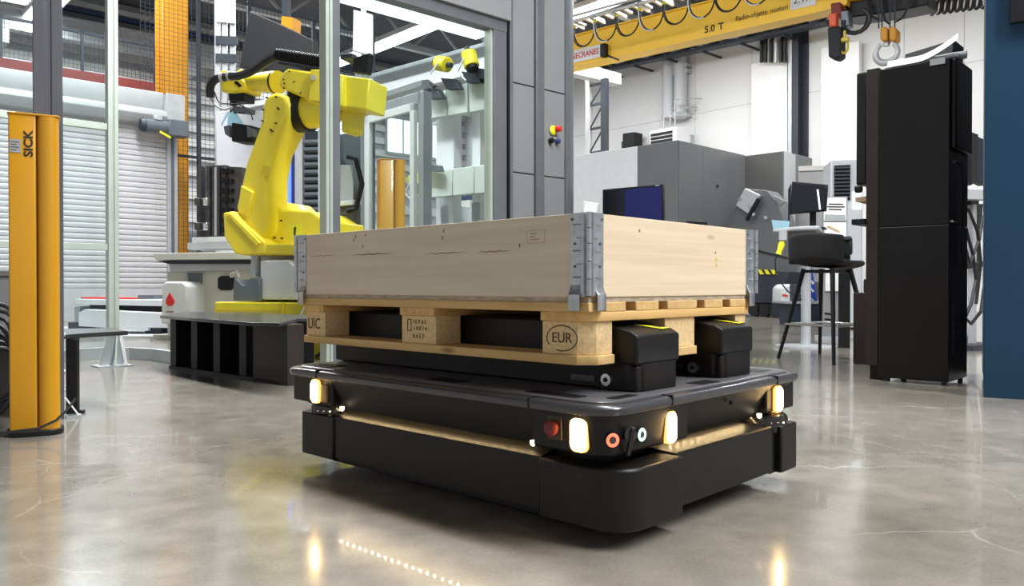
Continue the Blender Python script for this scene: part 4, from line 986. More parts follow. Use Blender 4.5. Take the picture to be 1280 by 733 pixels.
Q('upright', 'machine_white', [(590, 140), (600, 138), (600, 300), (590, 300)], .1, .12)
zq = QF.onx(545, 300, .1)[1]
for px in (556, 595, 640):
    yq = QF.onx(px, 300, .1)[0]; MB().box(.1, .5, yq-.08, yq+.08, 0, zq+.4).build('leg', 'machine_white', gan)
MB().box(.1, .9, QF.onx(700, 200)[0], QF.onx(531, 200)[0], 0, .5).build('bed', 'machine_lightgrey', gan)
for (px, py) in ((540, 115), (562, 103), (588, 95), (600, 90)): Q('bracket', 'steel_dark', [(px-12, py-6), (px+6, py-4), (px+12, py+8), (px-4, py+9)], -.15, .08)
for (px, py) in ((528, 108), (536, 104)): Q('bracket_arm', 'steel_dark', [(px-6, py-4), (px-3, py-5), (px+8, py+3), (px+4, py+6)], -.18, .04)
for (px, py) in ((532, 206), (541, 209)): Q('bracket', 'motor_grey', [(px-9, py-6), (px+8, py-2), (px+10, py+6), (px-4, py+5)], -.15, .06)
def sensor(px, py, dx, dz, label):
    y, z = QF.onx(px, py, -.22); t = thing('yellow_sensor', label, 'sensor', loc=(*QF.world(-.22, y), z), rz=BR, group=None)
    d = Vector((0, -dx, dz)).normalized(); MB().cyl(-d*.10, d*.08, .085, n=18).build('sensor_body', 'plinth_yellow', t, bevel=.008)
    MB().cyl(d*.08, d*.11, .07, n=18).build('sensor_face', 'black', t); MB().cyl(-d*.17, -d*.1, .03, n=10).build('sensor_plug', 'steel_dark', t)
    MB().tube([-d*.02 + Vector((-.08, 0, 0)), Vector((-.1, .1, -.12)), Vector((-.05, .02, -.22))], .012, 6).build('sensor_bracket', 'white', t)
sensor(553, 80, -.5, .15, 'left of the two yellow round sensors above the white shelf')
sensor(588, 76, .3, -.8, 'right yellow round sensor pointing down above the white shelf')
sensor(521, 229, .5, -.5, 'small yellow sensor below the shelf beside the inner window')
lc2 = light_curtain(at(491, 300, 6.9)[0], 6.9, math.radians(30), 1.66, 'plain yellow light curtain column behind the glass front', 1.12, False)
lc2.rotation_euler = (0, 0, math.radians(20))
# blue and cream machines deep inside
df = Frame(*at(580, 300, 11.5)[:2], BR)
dm = thing('blue_machine', 'dark blue machine block behind the gantry shelves', 'machine', df)
slab_x('body', 'blue_steel', dm, df, [(566, 244), (640, 238), (640, 320), (566, 320)], 0, .6, .01)
slab_x('white_block', 'machine_cream', dm, df, [(568, 252), (587, 250), (587, 300), (568, 300)], -.1, .1, .005)
slab_x('dark_block', 'motor_grey', dm, df, [(568, 270), (592, 268), (592, 300), (568, 300)], -.14, .05, .005)
MB().box(.05, .6, df.onx(640, 300)[0], df.onx(566, 300)[0], 0, df.onx(600, 322)[1]).build('base', 'steel_dark', dm)
# hanging white panel and far mast through the glass
hp_ = Frame(*at(454, 300, 13.0)[:2], math.radians(6))
hpn = thing('hanging_panel', 'tall white panel hanging above the glass enclosure', 'panel', hp_)
slab_y('panel', 'white', hpn, hp_, [(442, 12), (466, 18), (466, 70), (441, 63)], 0, .08, .005)
x_ = hp_.ony(454, 60)[0]; MB().box(x_-.04, x_+.04, .08, .14, 0, 8.6).build('pole', 'steel_light', hpn)

# ================================================================= RIGHT BACKGROUND
# --- machining centre
cn = at(847, 300, 15.0); MF = Frame(cn[0], cn[1], BR + math.radians(2))
mc = thing('machining_centre', 'big grey and white machining centre enclosure in front of the white wall', 'machine', MF)
zm = MF.onx(847, 175, 0)[1]
yw, ye = MF.onx(797, 182)[0], 3.6
MB().box(0, 2.5, 0, yw, .08, zm).build('grey_panel', 'machine_grey', mc, bevel=.01)
MB().box(0, 1.0, yw+.01, ye, .08, zm).build('white_panel', 'machine_white', mc, bevel=.01)
xs = MF.ony(878, 184)[0]; xe = MF.ony(930.5, 194)[0]
MB().box(.02, xs-.01, -.02, .0, .1, zm-.01).build('front_door', 'machine_grey', mc, bevel=.006)
MB().box(xs+.005, xe, -.02, .0, .1, zm-.01).build('front_door', 'machine_grey', mc, bevel=.006)
MB().box(xs-.01, xs+.005, -.012, 0, .1, zm-.01).build('door_seam', 'bright_steel', mc)
MB().cyl((xs+.5, -.04, zm-.75), (xs+.5, -.02, zm-.75), .03, n=10).build('door_knob', 'black', mc)
MB().box(.05, .95, -.0, ye-.1, 0, .09).build('plinth', 'steel_dark', mc)
bx = xe; by = MF.onx(979, 189, bx)[0]
MB().box(bx, bx+1.3, by, 0.4, .05, zm-.02).build('rear_block', 'machine_grey', mc, bevel=.01)
MB().box(bx+.02, bx+.5, by-.02, by, .1, zm-.04).build('block_side', 'machine_lightgrey', mc, bevel=.005)
# wall heater above the machine
hw = Frame(*HB.world(-1.0, HB.onx(830, 170)[0]), BR)
ht = thing('air_heater', 'white air heater with dark louvres above the grey machine', 'heater', hw)
def onh(px, py, xl=0.0): return hw.onx(px, py, xl)
(ya, za), (yb, zb2) = onh(812, 164), onh(845, 182)
MB().box(0, .7, min(ya, yb)-.0, max(ya, yb), zb2-.3, za).build('case', 'white', ht, bevel=.02)
for k in range(5):
    z = za - .1 - k*(za-zb2-.05)/4.6; MB().box(-.03, .0, min(ya, yb)+.12, max(ya, yb)-.06, z-.07, z).build('louvre', 'black', ht)
MB().box(.7, 1.0, min(ya, yb)+.1, max(ya, yb)-.1, zb2-.2, za-.1).build('wall_mount', 'steel_light', ht)
for i, px in enumerate((822, 830, 836)): 
    y, z = onh(px, 154); MB().tube([(.3, y, za-.02), (.3, y, z+.2+.25*i), (.3, y-.3, z+.2+.25*i), (.9, y-.5, z+.25+.25*i)], .025, 6).build('supply_pipe', 'steel_light', ht)
# wall loudspeaker
sp = Frame(*HB.world(-.6, HB.onx(785, 172)[0]), BR)
spk = thing('wall_box', 'small black box on bracket at white wall left of the heater', 'wall box', sp)
slab_x('body', 'black', spk, sp, [(778, 167), (793, 165), (793, 183), (778, 186)], 0, .4, .02); MB().box(.4, .6, -.15, .1, sp.onx(785, 180)[1], sp.onx(785, 172)[1]).build('bracket', 'steel_dark', spk)
# wall pipes
for i, (px, lab) in enumerate(((842, 'left grey pipe running up the white wall'), (857, 'right grey pipe running up the white wall'))):
    y = HB.onx(px, 100)[0]; t = thing('wall_pipe', lab, 'pipe', loc=(*HB.world(-.25, y), 0), rz=BR)
    z0, z1 = HB.onx(px, 150)[1], HB.onx(px, 68)[1]
    MB().cyl((0, 0, z0), (0, 0, z1), .19, n=16).build('pipe', 'machine_lightgrey', t, smooth=True)
    for z in (z0+.1, (z0+z1)/2+.4, z1-.4): MB().box(-.05, .25, -.24, .24, z-.05, z+.05).build('clamp', 'steel_light', t)
# wall seams, wall column, panels
for i, z in enumerate((3.1, 5.6, 7.6)):
    struct(MB().box(-.006, .0, -14, 13.9, z-.009, z+.009).build('trim_%d' % (21+i), 'seam_grey', None, loc=(HB.o.x, HB.o.y, 0), rz=BR))
for i, px in enumerate((760, 869, 940, 1130, 1205)):
    y = HB.onx(px, 100)[0]; struct(MB().box(-.006, 0, y-.009, y+.009, 0, 8.6).build('trim_%d' % (31+i), 'seam_grey', None, loc=(HB.o.x, HB.o.y, 0), rz=BR))
wc = Frame(*HB.world(-.35, HB.onx(993, 100)[0]), BR)
t = thing('wall_column', 'dark blue steel column against the white wall', 'column', wc)
y0_, y1_ = sorted((wc.onx(985.5, 100)[0], wc.onx(1003, 100)[0]))
MB().box(0, .02, y0_+.12, y1_, 0, 8.5).build('front_flange', 'steel_dark', t); MB().box(.02, .33, (y0_+y1_)/2-.02, (y0_+y1_)/2+.02, 0, 8.5).build('web', 'steel_dark', t)
MB().box(-.02, .0, y1_-.10, y1_, 0, 8.5).build('pale_edge', 'steel_light', t); MB().box(.31, .33, y0_, y1_, 0, 8.5).build('rear_flange', 'steel_dark', t)
def wall_panel(pts, label, off=.25, m='white'):
    f = Frame(*HB.world(-off, HB.onx(pts[0][0], 150)[0]), BR); t = thing('wall_panel', label, 'panel', f)
    P = pxp(f, pts); lo = min(p[1] for p in P)
    MB().prism(P, 0, off*.6, 'x').build('panel', m, t, bevel=.01)
    ys = [p[0] for p in P]; MB().box(.02, off-.01, min(ys)+.1, max(ys)-.1, 0.0, lo+.2).build('support', 'wall_white', t)
wall_panel([(939, 80), (984, 71), (984, 192), (939, 196)], 'white upright panel on wall left of the dark column')
wall_panel([(1026, 60), (1074, 51), (1074, 205), (1026, 208)], 'white upright panel on wall right of the dark column')
# cables dropping to the left panel
for i, px in enumerate((952, 957, 964, 970, 976, 981)):
    f = HB.world(-.5, 0); y, z0 = HB.onx(px, 78, -.45); z1 = HB.onx(px, 42, -.45)[1]
    o = MB().tube([(0, -.5, z1+.15), (0, -.1, z1+.05), (0, 0, z1-.2), (0, 0, z0)], .05, 8).build('drop_cable', 'cable' if i != 3 else 'steel_light', None, smooth=True, loc=(*HB.world(-.45, y), 0), rz=BR)
    tag(o, ['leftmost black cable dropping from the tray to the white wall panel', 'second black cable from left dropping to the white wall panel', 'black drop cable just left of the pale one', 'pale cable among the black ones dropping to the white wall panel', 'black drop cable just right of the pale one', 'rightmost black drop cable beside the dark column'][i], 'cable', 'cables dropping beside the dark column')
# cable tray below the crane
ty0, ty1 = HB.onx(755, 88, -.9), HB.onx(1036, 29, -.9)
tr = thing('cable_tray', 'black cable tray carrying cables along the white wall under the crane', 'cable tray', loc=(*HB.world(-.9, 0), 0), rz=BR)
MB().beam((0, ty0[0], ty0[1]), (0, ty1[0], ty1[1]), .3, .06).build('tray', 'steel_dark', tr)
for k in range(3): 
    P = [(-.1+.1*k, ty0[0] + (ty1[0]-ty0[0])*i/24, ty0[1] + (ty1[1]-ty0[1])*i/24 + .07 + .05*math.sin(i*1.9+k*2)) for i in range(25)]
    MB().tube(P, .035, 6).build('tray_cable', 'cable', tr, smooth=True)
for i in range(7):
    q = i/6; MB().box(0, .88, ty0[0] + (ty1[0]-ty0[0])*q - .03, ty0[0] + (ty1[0]-ty0[0])*q + .03, ty0[1] + (ty1[1]-ty0[1])*q - .08, ty0[1] + (ty1[1]-ty0[1])*q - .03).build('tray_bracket', 'steel_dark', tr)
# storage rack posts at left of the wall
rk = Frame(*at(742, 200, 20.5)[:2], BR)
rck = thing('storage_rack', 'tall storage rack frame with cross braces beside the control column', 'rack', rk)
for px, m, wd in ((734, 'steel_light', .13), (754, 'steel_dark', .17)):
    y = rk.onx(px, 150)[0]; MB().box(0, .12, y-wd/2, y+wd/2, 0, rk.onx(px, 98)[1]).build('rack_post', m, rck)
ya, yb = rk.onx(735, 150)[0], rk.onx(753, 150)[0]
zz_ = [rk.onx(744, p)[1] for p in (190, 160, 130, 105)]
for i in range(3): MB().beam((.06, ya, zz_[i]), (.06, yb, zz_[i+1]), .03, .03).build('rack_brace', 'steel_dark', rck)
for z in zz_: MB().beam((.06, ya, z), (.06, yb, z), .04, .06).build('rack_rail', 'steel_dark', rck)
slab_y('rack_top', 'white', rck, rk, [(700, 71), (777, 92), (777, 106), (700, 88)], -.15, .3, .01)

# --- bridge crane
Yr, Yl = 13.0, 15.8
pr, pl2 = Vector(at(1040, 19, Yr)), Vector(at(764, 80, Yl))
dirc = (pr - pl2); dirc.z = 0; ang = math.atan2(dirc.y, dirc.x); zc = (pr.z + pl2.z)/2 + .09
CFm = Frame(pl2.x, pl2.y, ang); Lc = dirc.length
cr = thing('bridge_crane', 'yellow overhead bridge crane girder with festoon cables and lettering', 'crane', CFm)
x0c, x1c = -3.0, Lc + .25
MB().box(x0c, x1c, -.02, .02, zc+.03, zc+.62).build('web_plate', 'crane_yellow', cr); MB().box(x0c, x1c, .24, .28, zc+.03, zc+.62).build('web_plate', 'crane_yellow', cr)
MB().box(x0c, x1c, -.05, .30, zc, zc+.03).build('lower_flange', 'crane_yellow', cr); MB().box(x0c, x1c, -.05, .30, zc+.62, zc+.65).build('upper_flange', 'crane_yellow', cr)
MB().box(Lc+.2, Lc+.25, -.05, .29, zc, zc+.62).build('end_plate', 'crane_yellow', cr)
c1 = lambda px, py: CFm.ony(px, py, -.03)
x, z = c1(901, 33); text('lettering', '5.0', .17, 'ink', cr, (x-.22, -.0225, z), (1, 0, 0), bold=.004); text('lettering', 'T', .17, 'ink', cr, (x+.0, -.0225, z), (1, 0, 0), bold=.004)
x, z = c1(948, 17); text('lettering', 'Radio-ohjattu', .125, 'ink', cr, (x+.16, -.0225, z), (1, 0, 0), align='RIGHT', bold=.001, sx=.85); text('lettering', 'nosturi', .125, 'ink', cr, (x+.21, -.0225, z), (1, 0, 0), align='LEFT', bold=.001, sx=.85)
x, z = c1(752, 68); sg = MB().box(x-1.0, x, -.04, -.022, zc+.08, zc+.33).build('sign_board', 'white', cr)
text('lettering', 'KONECRANES', .165, 'red', sg, (x-.5, -.0405, zc+.2), (1, 0, 0), bold=.003, sx=.82)
x, z = c1(1003, 6); ov = MB().box(x-.2, x+.22, -.035, -.022, zc+.14, zc+.42).build('number_plate', 'white', cr)
text('lettering', '2.1.1', .17, 'ink', ov, (x+.01, -.0355, zc+.28), (1, 0, 0))
bx_, bz_ = c1(757, 70); MB().box(bx_-.06, bx_+.06, -.14, -.02, zc+.05, zc+.3).build('limit_switch', 'black', cr, bevel=.01)
MB().beam((bx_, -.06, zc+.1), (bx_+.35, -.1, zc-.08), .03, .03).build('switch_arm', 'black', cr)
# festoon rail and loops in front of the web
zf = zc + .78
MB().box(x0c, x1c, -.36, -.30, zf, zf+.05).build('festoon_rail', 'steel_light', cr); MB().box(x0c, x1c, -.5, -.46, zf+.05, zf+.09).build('festoon_rail', 'steel_light', cr)
nb = 14; xsb = [x0c + .3 + i*(x1c-x0c-.4)/nb for i in range(nb+1)]
for i, xb_ in enumerate(xsb):
    MB().box(xb_-.02, xb_+.02, -.5, .0, zf-.06, zf-.0).build('festoon_bracket', 'steel_light', cr)
    MB().cyl((xb_, -.35, zf-.08), (xb_, -.31, zf-.08), .04, n=8).build('cable_trolley', 'plinth_yellow', cr)
    if i < nb:
        xn = xsb[i+1]; s_ = (-.32, .30)
        P = [(xb_ + (xn-xb_)*(.5 - .5*math.cos(PI*k/14)) , -.33, zf - .1 - .42*math.sin(PI*k/14)**.8) for k in range(15)]
        MB().tube(P, .016, 6).build('festoon_cable', 'cable', cr, smooth=True)
        MB().tube([(q[0], q[1]-.05, q[2]-.02) for q in P[:9]], .011, 6).build('festoon_cable', 'cable_white' if i % 2 else 'cable', cr, smooth=True)
for i in range(26): 
    xb_ = x0c + .15 + i*.22
    if xb_ < Lc*.45: MB().box(xb_, xb_+.05, -.3, .0, zf+.0, zf+.04).build('ladder_rung', 'steel_light', cr)
# hoist: trolley, pendant, hook block
hf2 = Frame(pr.x, pr.y, ang)
hst = thing('crane_hoist', 'black hoist trolley with red parts and hanging black motor under the crane', 'hoist', hf2)
H = lambda px, py, yl=0.0: hf2.ony(px, py, yl)
def Hs(name, m, pts, yl, th, bevel=.02, par=None): return slab_y(name, m, par or hst, hf2, pts, yl, th, bevel)
Hs('trolley_frame', 'black', [(1044, 2), (1160, -14), (1160, 6), (1120, 14), (1062, 22), (1044, 20)], .1, .5)
Hs('trolley_plate', 'crane_yellow', [(1036, -30), (1160, -40), (1160, -12), (1036, 3)], .0, .5)
Hs('junction_box', 'orange_red', [(1035, 18), (1045, 15), (1045, 33), (1036, 33)], -.3, .15)
Hs('red_valve', 'red_steel', [(1038, 4), (1050, 2), (1052, 18), (1039, 20)], -.2, .2)
Hs('lift_motor', 'motor_grey', [(1050, 14), (1060, 12), (1062, 32), (1051, 34)], -.2, .2)
Hs('chain_bag', 'black_soft', [(1034, 34), (1051, 32), (1051, 70), (1044, 74), (1035, 71)], -.3, .25, .03)
Hs('chain_hook_block', 'gold', [(1051, 47), (1060, 46), (1060, 51), (1051, 52)], -.3, .08, .01)
Hs('chain', 'gold', [(1054, 38), (1057, 38), (1057, 48), (1054, 48)], -.28, .04, .005)
x, z = H(1055, 58, -.25); MB().tube([(x + .06*math.cos(a), -.25, z + .11*math.sin(a)) for a in [i*PI/8 for i in range(17)]], .02, 6).build('chain_hook', 'gold', hst, smooth=True)
x, z = H(1068, 24, -.2); MB().tube([(x + .2*math.cos(a)+.03, -.2, z + .18*math.sin(a)-.04) for a in [PI*.9 + i*PI/7 for i in range(11)]], .035, 8).build('loop_cable', 'cable', hst, smooth=True)
for i, (xa_, za_, xb2, zb3) in enumerate(((1082, -5, 1098, 25), (1102, -5, 1112, 30), (1140, -8, 1122, 26), (1140, 0, 1118, 28), (1088, 3, 1078, 36))):
    a, b = H(xa_, za_), H(xb2, zb3); m_ = H((xa_+xb2)/2, max(za_, zb3)-4)
    MB().tube([(a[0], 0, a[1]), (m_[0], -.05, m_[1]), (b[0], 0, b[1])], .018, 6).build('hoist_cable', 'cable', hst, smooth=True)
hook = thing('crane_hook', 'yellow sheave block with grey ring hook hanging from the crane', 'hook', hf2)
for a, b in ((1100, 1109), (1111, 1120)):
    xa_, xb2 = H(a, 42)[0], H(b, 42)[0]; zc_ = H(110, 42)[1]
    Hs('sheave', 'pillar_orange', [(a, 36), (a+2, 33), (b-2, 33), (b, 36), (b, 48), (b-2, 51), (a+2, 51), (a, 48)], -.15, .25, .03, hook)
for px in (1099, 1103, 1113, 1119): 
    (x, z1), (_, z0) = H(px, -5), H(px, 36); MB().cyl((x, -.02, z0), (x, -.02, z1), .012, n=6).build('wire_rope', 'steel_dark', hook)
x, z = H(1108.5, 66); R_ = .16
MB().tube([(x + R_*math.sin(a), -.02, z + R_*math.cos(a)) for a in [i*2*PI/24 for i in range(3, 23)]], [.035 + .02*math.sin(i/19*PI) for i in range(20)], 10).build('hook_body', 'steel_light', hook, smooth=True)
MB().cyl((x, -.02, z+.1), (x, -.02, H(1108, 50)[1]), .05, n=12).build('hook_shank', 'steel_light', hook)
# coiled cable at the upper right
sp_ = Vector(at(1160, 8, 13.0)); ep_ = Vector(at(1232, -2, 12.4)); P = []
for k in range(161):
    q = sp_ + (ep_-sp_)*(k/160); a = k/160*2*PI*9; P.append(q + Vector((0, .12*math.cos(a), .14*math.sin(a))))
o = MB().tube(P, .024, 6).build('coiled_cable', 'cable', smooth=True); tag(o, 'black coiled spiral cable hanging near the ceiling above the black cabinet', 'cable')
o2 = MB().beam(sp_ + Vector((-.6, 0, .34)), ep_ + Vector((.6, 0, .3)), .04, .04).build('cable_rail', 'steel_dark'); tag(o2, 'dark rail above the coiled spiral cable near the ceiling', 'rail')

# --- ceiling trusses and lamps
for i, y in enumerate((-9.0, -3.0, 3.0, 9.0)):
    t = thing('roof_truss', ['roof truss over the crane at the right', 'roof truss beyond the machining centre', 'roof truss above the glass enclosure', 'roof truss deepest in the left hall'][i], 'truss', loc=(*HB.world(0, y), 0), rz=BR)
    MB().box(-28, 0, -.09, .09, 7.5, 7.66).build('lower_chord', 'steel_light' if i > 1 else 'steel_dark', t); MB().box(-28, 0, -.09, .09, 8.4, 8.58).build('upper_chord', 'steel_light', t)
    for k in range(14): MB().beam((-2*k, 0, 7.6), (-2*k-1, 0, 8.45), .07, .07).build('diagonal', 'steel_light', t); MB().beam((-2*k-1, 0, 8.45), (-2*k-2, 0, 7.6), .07, .07).build('diagonal', 'steel_light', t)
labs = ['bright ceiling lamp strip above the crane girder', 'ceiling lamp strip over the machining centre', 'ceiling lamp strip over the robot cell', 'ceiling lamp strip deep in the left hall', 'ceiling lamp strip above the glass enclosure', 'added ceiling lamp strip out of view, brightening the right-facing sides', 'extra ceiling lamp strip added to brighten the far left wall']
for i, (x, y) in enumerate(((6.0, 15.5), (2.5, 19.0), (-4.5, 10.0), (-9.0, 17.0), (-.5, 5.0), (6.5, -1.0), (-4.5, 23.5))):  # the last two strips are made up to carry the added area lights
    t = thing('ceiling_lamp', labs[i], 'lamp', loc=(x, y, 7.35), rz=BR + PI/2, group='strip lamps under the roof')
    MB().box(-4.6, 4.6, -.3, .3, .0, .12).build('lamp_housing', 'white', t); MB().box(-4.5, 4.5, -.25, .25, -.02, .0).build('lamp_diffuser', 'lamp_white', t)
    for k in (-3, 3): MB().box(k-.02, k+.02, -.02, .02, .12, 1.25).build('hanger', 'steel_dark', t)

# ================================================================= RIGHT MIDDLE GROUND
# --- chip conveyor with wheeled bin
vf = Frame(*at(950, 390, 15.3)[:2], BR + math.radians(2))
cv = thing('chip_conveyor', 'grey slanted chip conveyor head beside the machining centre', 'conveyor', vf)
def Vx(name, m, pts, xl, th, bevel=.01, par=None): return slab_x(name, m, par or cv, vf, pts, xl, th, bevel)
Vx('conveyor_head', 'machine_grey', [(931, 236), (958, 238), (971, 252), (985, 290), (985, 322), (944, 312), (893, 312), (905, 292), (920, 258)], .0, .45)
Vx('head_cover', 'machine_lightgrey', [(931, 235), (949, 244), (935, 268), (919, 257)], -.12, .1, .02)
Vx('side_hatch', 'panel_grey', [(966, 244), (982, 252), (974, 258)], -.05, .06)
Vx('clear_window', 'pale_blue_glow', [(964, 275), (986, 277), (985, 288), (966, 286)], -.04, .04)
Vx('dark_rail', 'black', [(946, 247), (950, 249), (934, 277), (931, 274)], -.16, .05)
Vx('conveyor_post', 'machine_grey', [(944, 308), (985, 318), (985, 345), (944, 345)], .1, .35)
for (px, py) in ((937, 258), (942, 268), (957, 272), (925, 249)): 
    y, z = vf.onx(px, py, -.13); MB().cyl((-.14, y, z), (-.11, y, z), .035, n=8).build('bolt', 'bright_steel', cv)
bn = thing('chip_bin', 'dark wheeled chip bin with yellow black hazard tape under the conveyor', 'bin', vf)
Vx('bin_body', 'steel_dark', [(938, 338), (986, 340), (976, 379), (940, 379)], -.15, .6, .01, bn)
zbn = vf.onx(950, 381)[1]
tpz = pxp(vf, [(939, 337), (966, 338), (966, 344), (939, 343)], -.17); MB().prism(tpz, -.17, -.15, 'x').build('hazard_tape', 'ink', bn)
for k in range(4): Vx('hazard_stripe', 'tri_yellow', [(939+k*8, 337.2), (943+k*8, 337.4), (947+k*8, 343.2), (942+k*8, 343)], -.18, .02, 0, bn)
for px in (946, 958, 972):
    y = vf.onx(px, 388)[0]
    for xx in (-.05, .35): MB().cyl((xx-.06, y, .14), (xx+.06, y, .14), .14, n=16).build('caster', 'rubber', bn, smooth=True); MB().box(xx-.03, xx+.03, y-.06, y+.06, .14, zbn+.12).build('caster_fork', 'motor_grey', bn)
# --- small things on the floor behind the chair
wf2 = Frame(*at(985, 380, 14.2)[:2], math.radians(10))
wv = thing('white_tank', 'white rounded tank with red mark on floor behind the bar chair', 'tank', wf2)
slab_y('tank_body', 'machine_white', wv, wf2, [(978, 360), (984, 355), (992, 356), (995, 366), (994, 380), (978, 379)], 0, .4, .05); slab_y('red_mark', 'red', wv, wf2, [(979, 368), (985, 369), (985, 371), (979, 370.5)], -.02, .03, 0)
zz5 = wf2.ony(985, 379)[1]; MB().box(wf2.ony(979, 370)[0], wf2.ony(994, 370)[0], .02, .4, 0, zz5).build('tank_base', 'steel_dark', wv)
pf2 = Frame(*at(1003, 400, 11.5)[:2], math.radians(-4))
pp = thing('platform_box', 'dark blue low platform box behind the bar chair legs', 'platform', pf2)
xA, xB = pf2.ony(990, 390)[0], pf2.ony(1040, 390)[0]; zA = pf2.ony(1010, 380)[1]
MB().box(xA, xB, 0, .7, 0, zA).build('box_body', 'blue_dark', pp, bevel=.01); MB().box(xA-.1, xB, -.04, .74, zA, zA+.03).build('box_lid', 'panel_grey', pp)
cb2 = thing('floor_unit', 'black appliance standing on the dark blue platform box', 'appliance', pf2)
slab_y('unit_body', 'steel_dark', cb2, pf2, [(994, 356), (1013, 356), (1013, 380), (994, 380)], .2, .3, .01); slab_y('unit_mark', 'steel_light', cb2, pf2, [(1000, 367), (1003, 366), (1006, 368), (1003, 369)], .18, .02, 0)
ru = thing('blue_banner', 'blue banner with white arrows standing on the dark platform box', 'banner', pf2)
slab_y('banner', 'blue_poster', ru, pf2, [(1012, 330), (1014, 330), (1022, 378), (1021, 380), (1011, 380)], .35, .02, 0)
for py in (350, 360, 372): slab_y('arrow', 'white', ru, pf2, [(1014, py), (1018, py+4), (1016, py+6), (1014, py+3)], .345, .006, 0)
# --- brochure stand
bf = Frame(*at(1044, 400, 8.6)[:2], math.radians(-12))
br = thing('brochure_stand', 'grey brochure stand with two white leaflet sheets beside the chair', 'stand', bf)
xA, xB = bf.ony(1028, 390)[0], bf.ony(1059, 390)[0]; z47, z0b = bf.ony(1044, 246)[1], 0
MB().box(xA, xB, .0, .05, 0, z47).build('panel', 'panel_grey', br, bevel=.004); MB().box(xA-.05, xB+.05, -.12, .2, 0, .03).build('foot', 'steel_light', br)
sh = slab_y('leaflet', 'paper', br, bf, [(1030, 247.5), (1058, 247.5), (1058, 276), (1030, 276)], -.02, .02, 0)
slab_y('leaflet_picture', 'paper_grey', sh, bf, [(1031, 268), (1057, 269), (1057, 275), (1031, 275)], -.024, .004, 0)
for k, (a, b) in enumerate(((1036, 1054), (1034, 1056), (1036, 1052))): slab_y('leaflet_print', 'ink', sh, bf, [(a, 254.5+k*3.3), (b, 254.8+k*3.3), (b, 256.2+k*3.3), (a, 255.9+k*3.3)], -.024, .004, 0)
s2 = slab_y('leaflet', 'paper', br, bf, [(1030, 278), (1058, 278), (1058, 303), (1030, 303)], -.02, .02, 0)
slab_y('leaflet_picture', 'tan_wood', s2, bf, [(1033, 284), (1036, 282), (1050, 289), (1049, 291)], -.024, .004, 0); slab_y('leaflet_print', 'paper_grey', s2, bf, [(1032, 297), (1050, 297), (1050, 300), (1032, 300)], -.024, .004, 0)
slab_y('leaflet', 'paper', br, bf, [(1032, 330), (1056, 330), (1056, 364), (1032, 364)], -.02, .02, 0)
for py in (391, 398): slab_y('slot', 'black', br, bf, [(1031, py), (1038, py+.5), (1039, py+2.5), (1031, py+2)], -.01, .02, 0)
# --- air unit cabinet behind it
af = Frame(*at(1056, 400, 10.6)[:2], math.radians(-12))
ac = thing('air_unit', 'pale tall air unit with black louvre grille behind the leaflets', 'air unit', af)
xA, xB = af.ony(1038, 300)[0], af.ony(1078, 300)[0]; zA = af.ony(1050, 200)[1]
MB().box(xA, xB, 0, .6, .02, zA).build('body', 'machine_lightgrey', ac, bevel=.02)
slab_y('grille', 'black', ac, af, [(1043, 207), (1063, 206), (1063, 250), (1043, 250)], -.02, .03)
for k in range(9): slab_y('louvre', 'steel_dark', ac, af, [(1043, 209+k*4.6), (1063, 208.5+k*4.6), (1063, 210.5+k*4.6), (1043, 211+k*4.6)], -.05, .03, 0)
slab_y('display', 'window_light', ac, af, [(1066, 240), (1077, 239), (1077, 262), (1066, 262)], -.02, .03); MB().box(xA+.05, xB-.05, .05, .55, 0, .02).build('plinth', 'black', ac)
lw = thing('low_partition', 'white low partition rail at the wall left of the air unit', 'partition', loc=(*at(1020, 300, 15.5)[:2], 0), rz=BR)
lfz = Frame(*at(1020, 300, 15.5)[:2], BR)
slab_x('top_rail', 'white', lw, lfz, [(998, 208), (1062, 205), (1062, 211), (998, 214)], 0, .2); slab_x('panel', 'machine_lightgrey', lw, lfz, [(998, 214), (1062, 211), (1062, 372), (998, 370)], .05, .1)
zz6 = lfz.onx(1030, 372)[1]; MB().box(.05, .15, lfz.onx(1062, 300)[0], lfz.onx(998, 300)[0], 0, max(.05, zz6+.3)).build('base', 'panel_grey', lw)
# --- bar table with monitor
tf = Frame(*at(1000, 400, 7.6)[:2], math.radians(-25))
zt3 = tf.ony(985, 290)[1]
tb = thing('bar_table', 'pale grey bar height table behind the black chair', 'table', tf)
xA = tf.ony(966, 290, -.2)[0]; 
MB().prism([(xA, -.2), (xA+.25, -.42), (xA+.42, -.42), (xA+.42, .35), (xA+.2, .35)], zt3-.012, zt3+.02).build('table_top', 'machine_lightgrey', tb, bevel=.006)
MB().box(xA+.14, xA+.38, -.25, .2, zt3-.10, zt3-.012).build('apron', 'panel_grey', tb, bevel=.006)
MB().cyl((xA+.28, -.03, .02), (xA+.28, -.03, zt3-.1), .045, n=16).build('column', 'steel_light', tb, smooth=True); MB().lathe([(.001, 0), (.28, 0), (.28, .012), (.06, .022), (.001, .022)], 24, (xA+.28, -.03)).build('base_disc', 'steel_light', tb)
mo2 = thing('monitor', 'black monitor seen from its side on the bar table', 'monitor', tf)
slab_y('screen_case', 'black', mo2, tf, [(990, 227), (1035, 231), (1033, 264), (987, 268)], .02, .05, .006); slab_y('screen_face', 'screen_dark', mo2, tf, [(991, 229), (1033, 233), (1031, 262), (989, 266)], .012, .01, .002)
slab_y('monitor_arm', 'black', mo2, tf, [(1012, 262), (1020, 262), (1020, 286), (1012, 287)], .09, .04, .005); 
xm = tf.ony(1016, 286, .1)[0]; MB().box(xm-.12, xm+.12, -.02, .2, zt3+.02, zt3+.035).build('monitor_foot', 'black', mo2, bevel=.004)
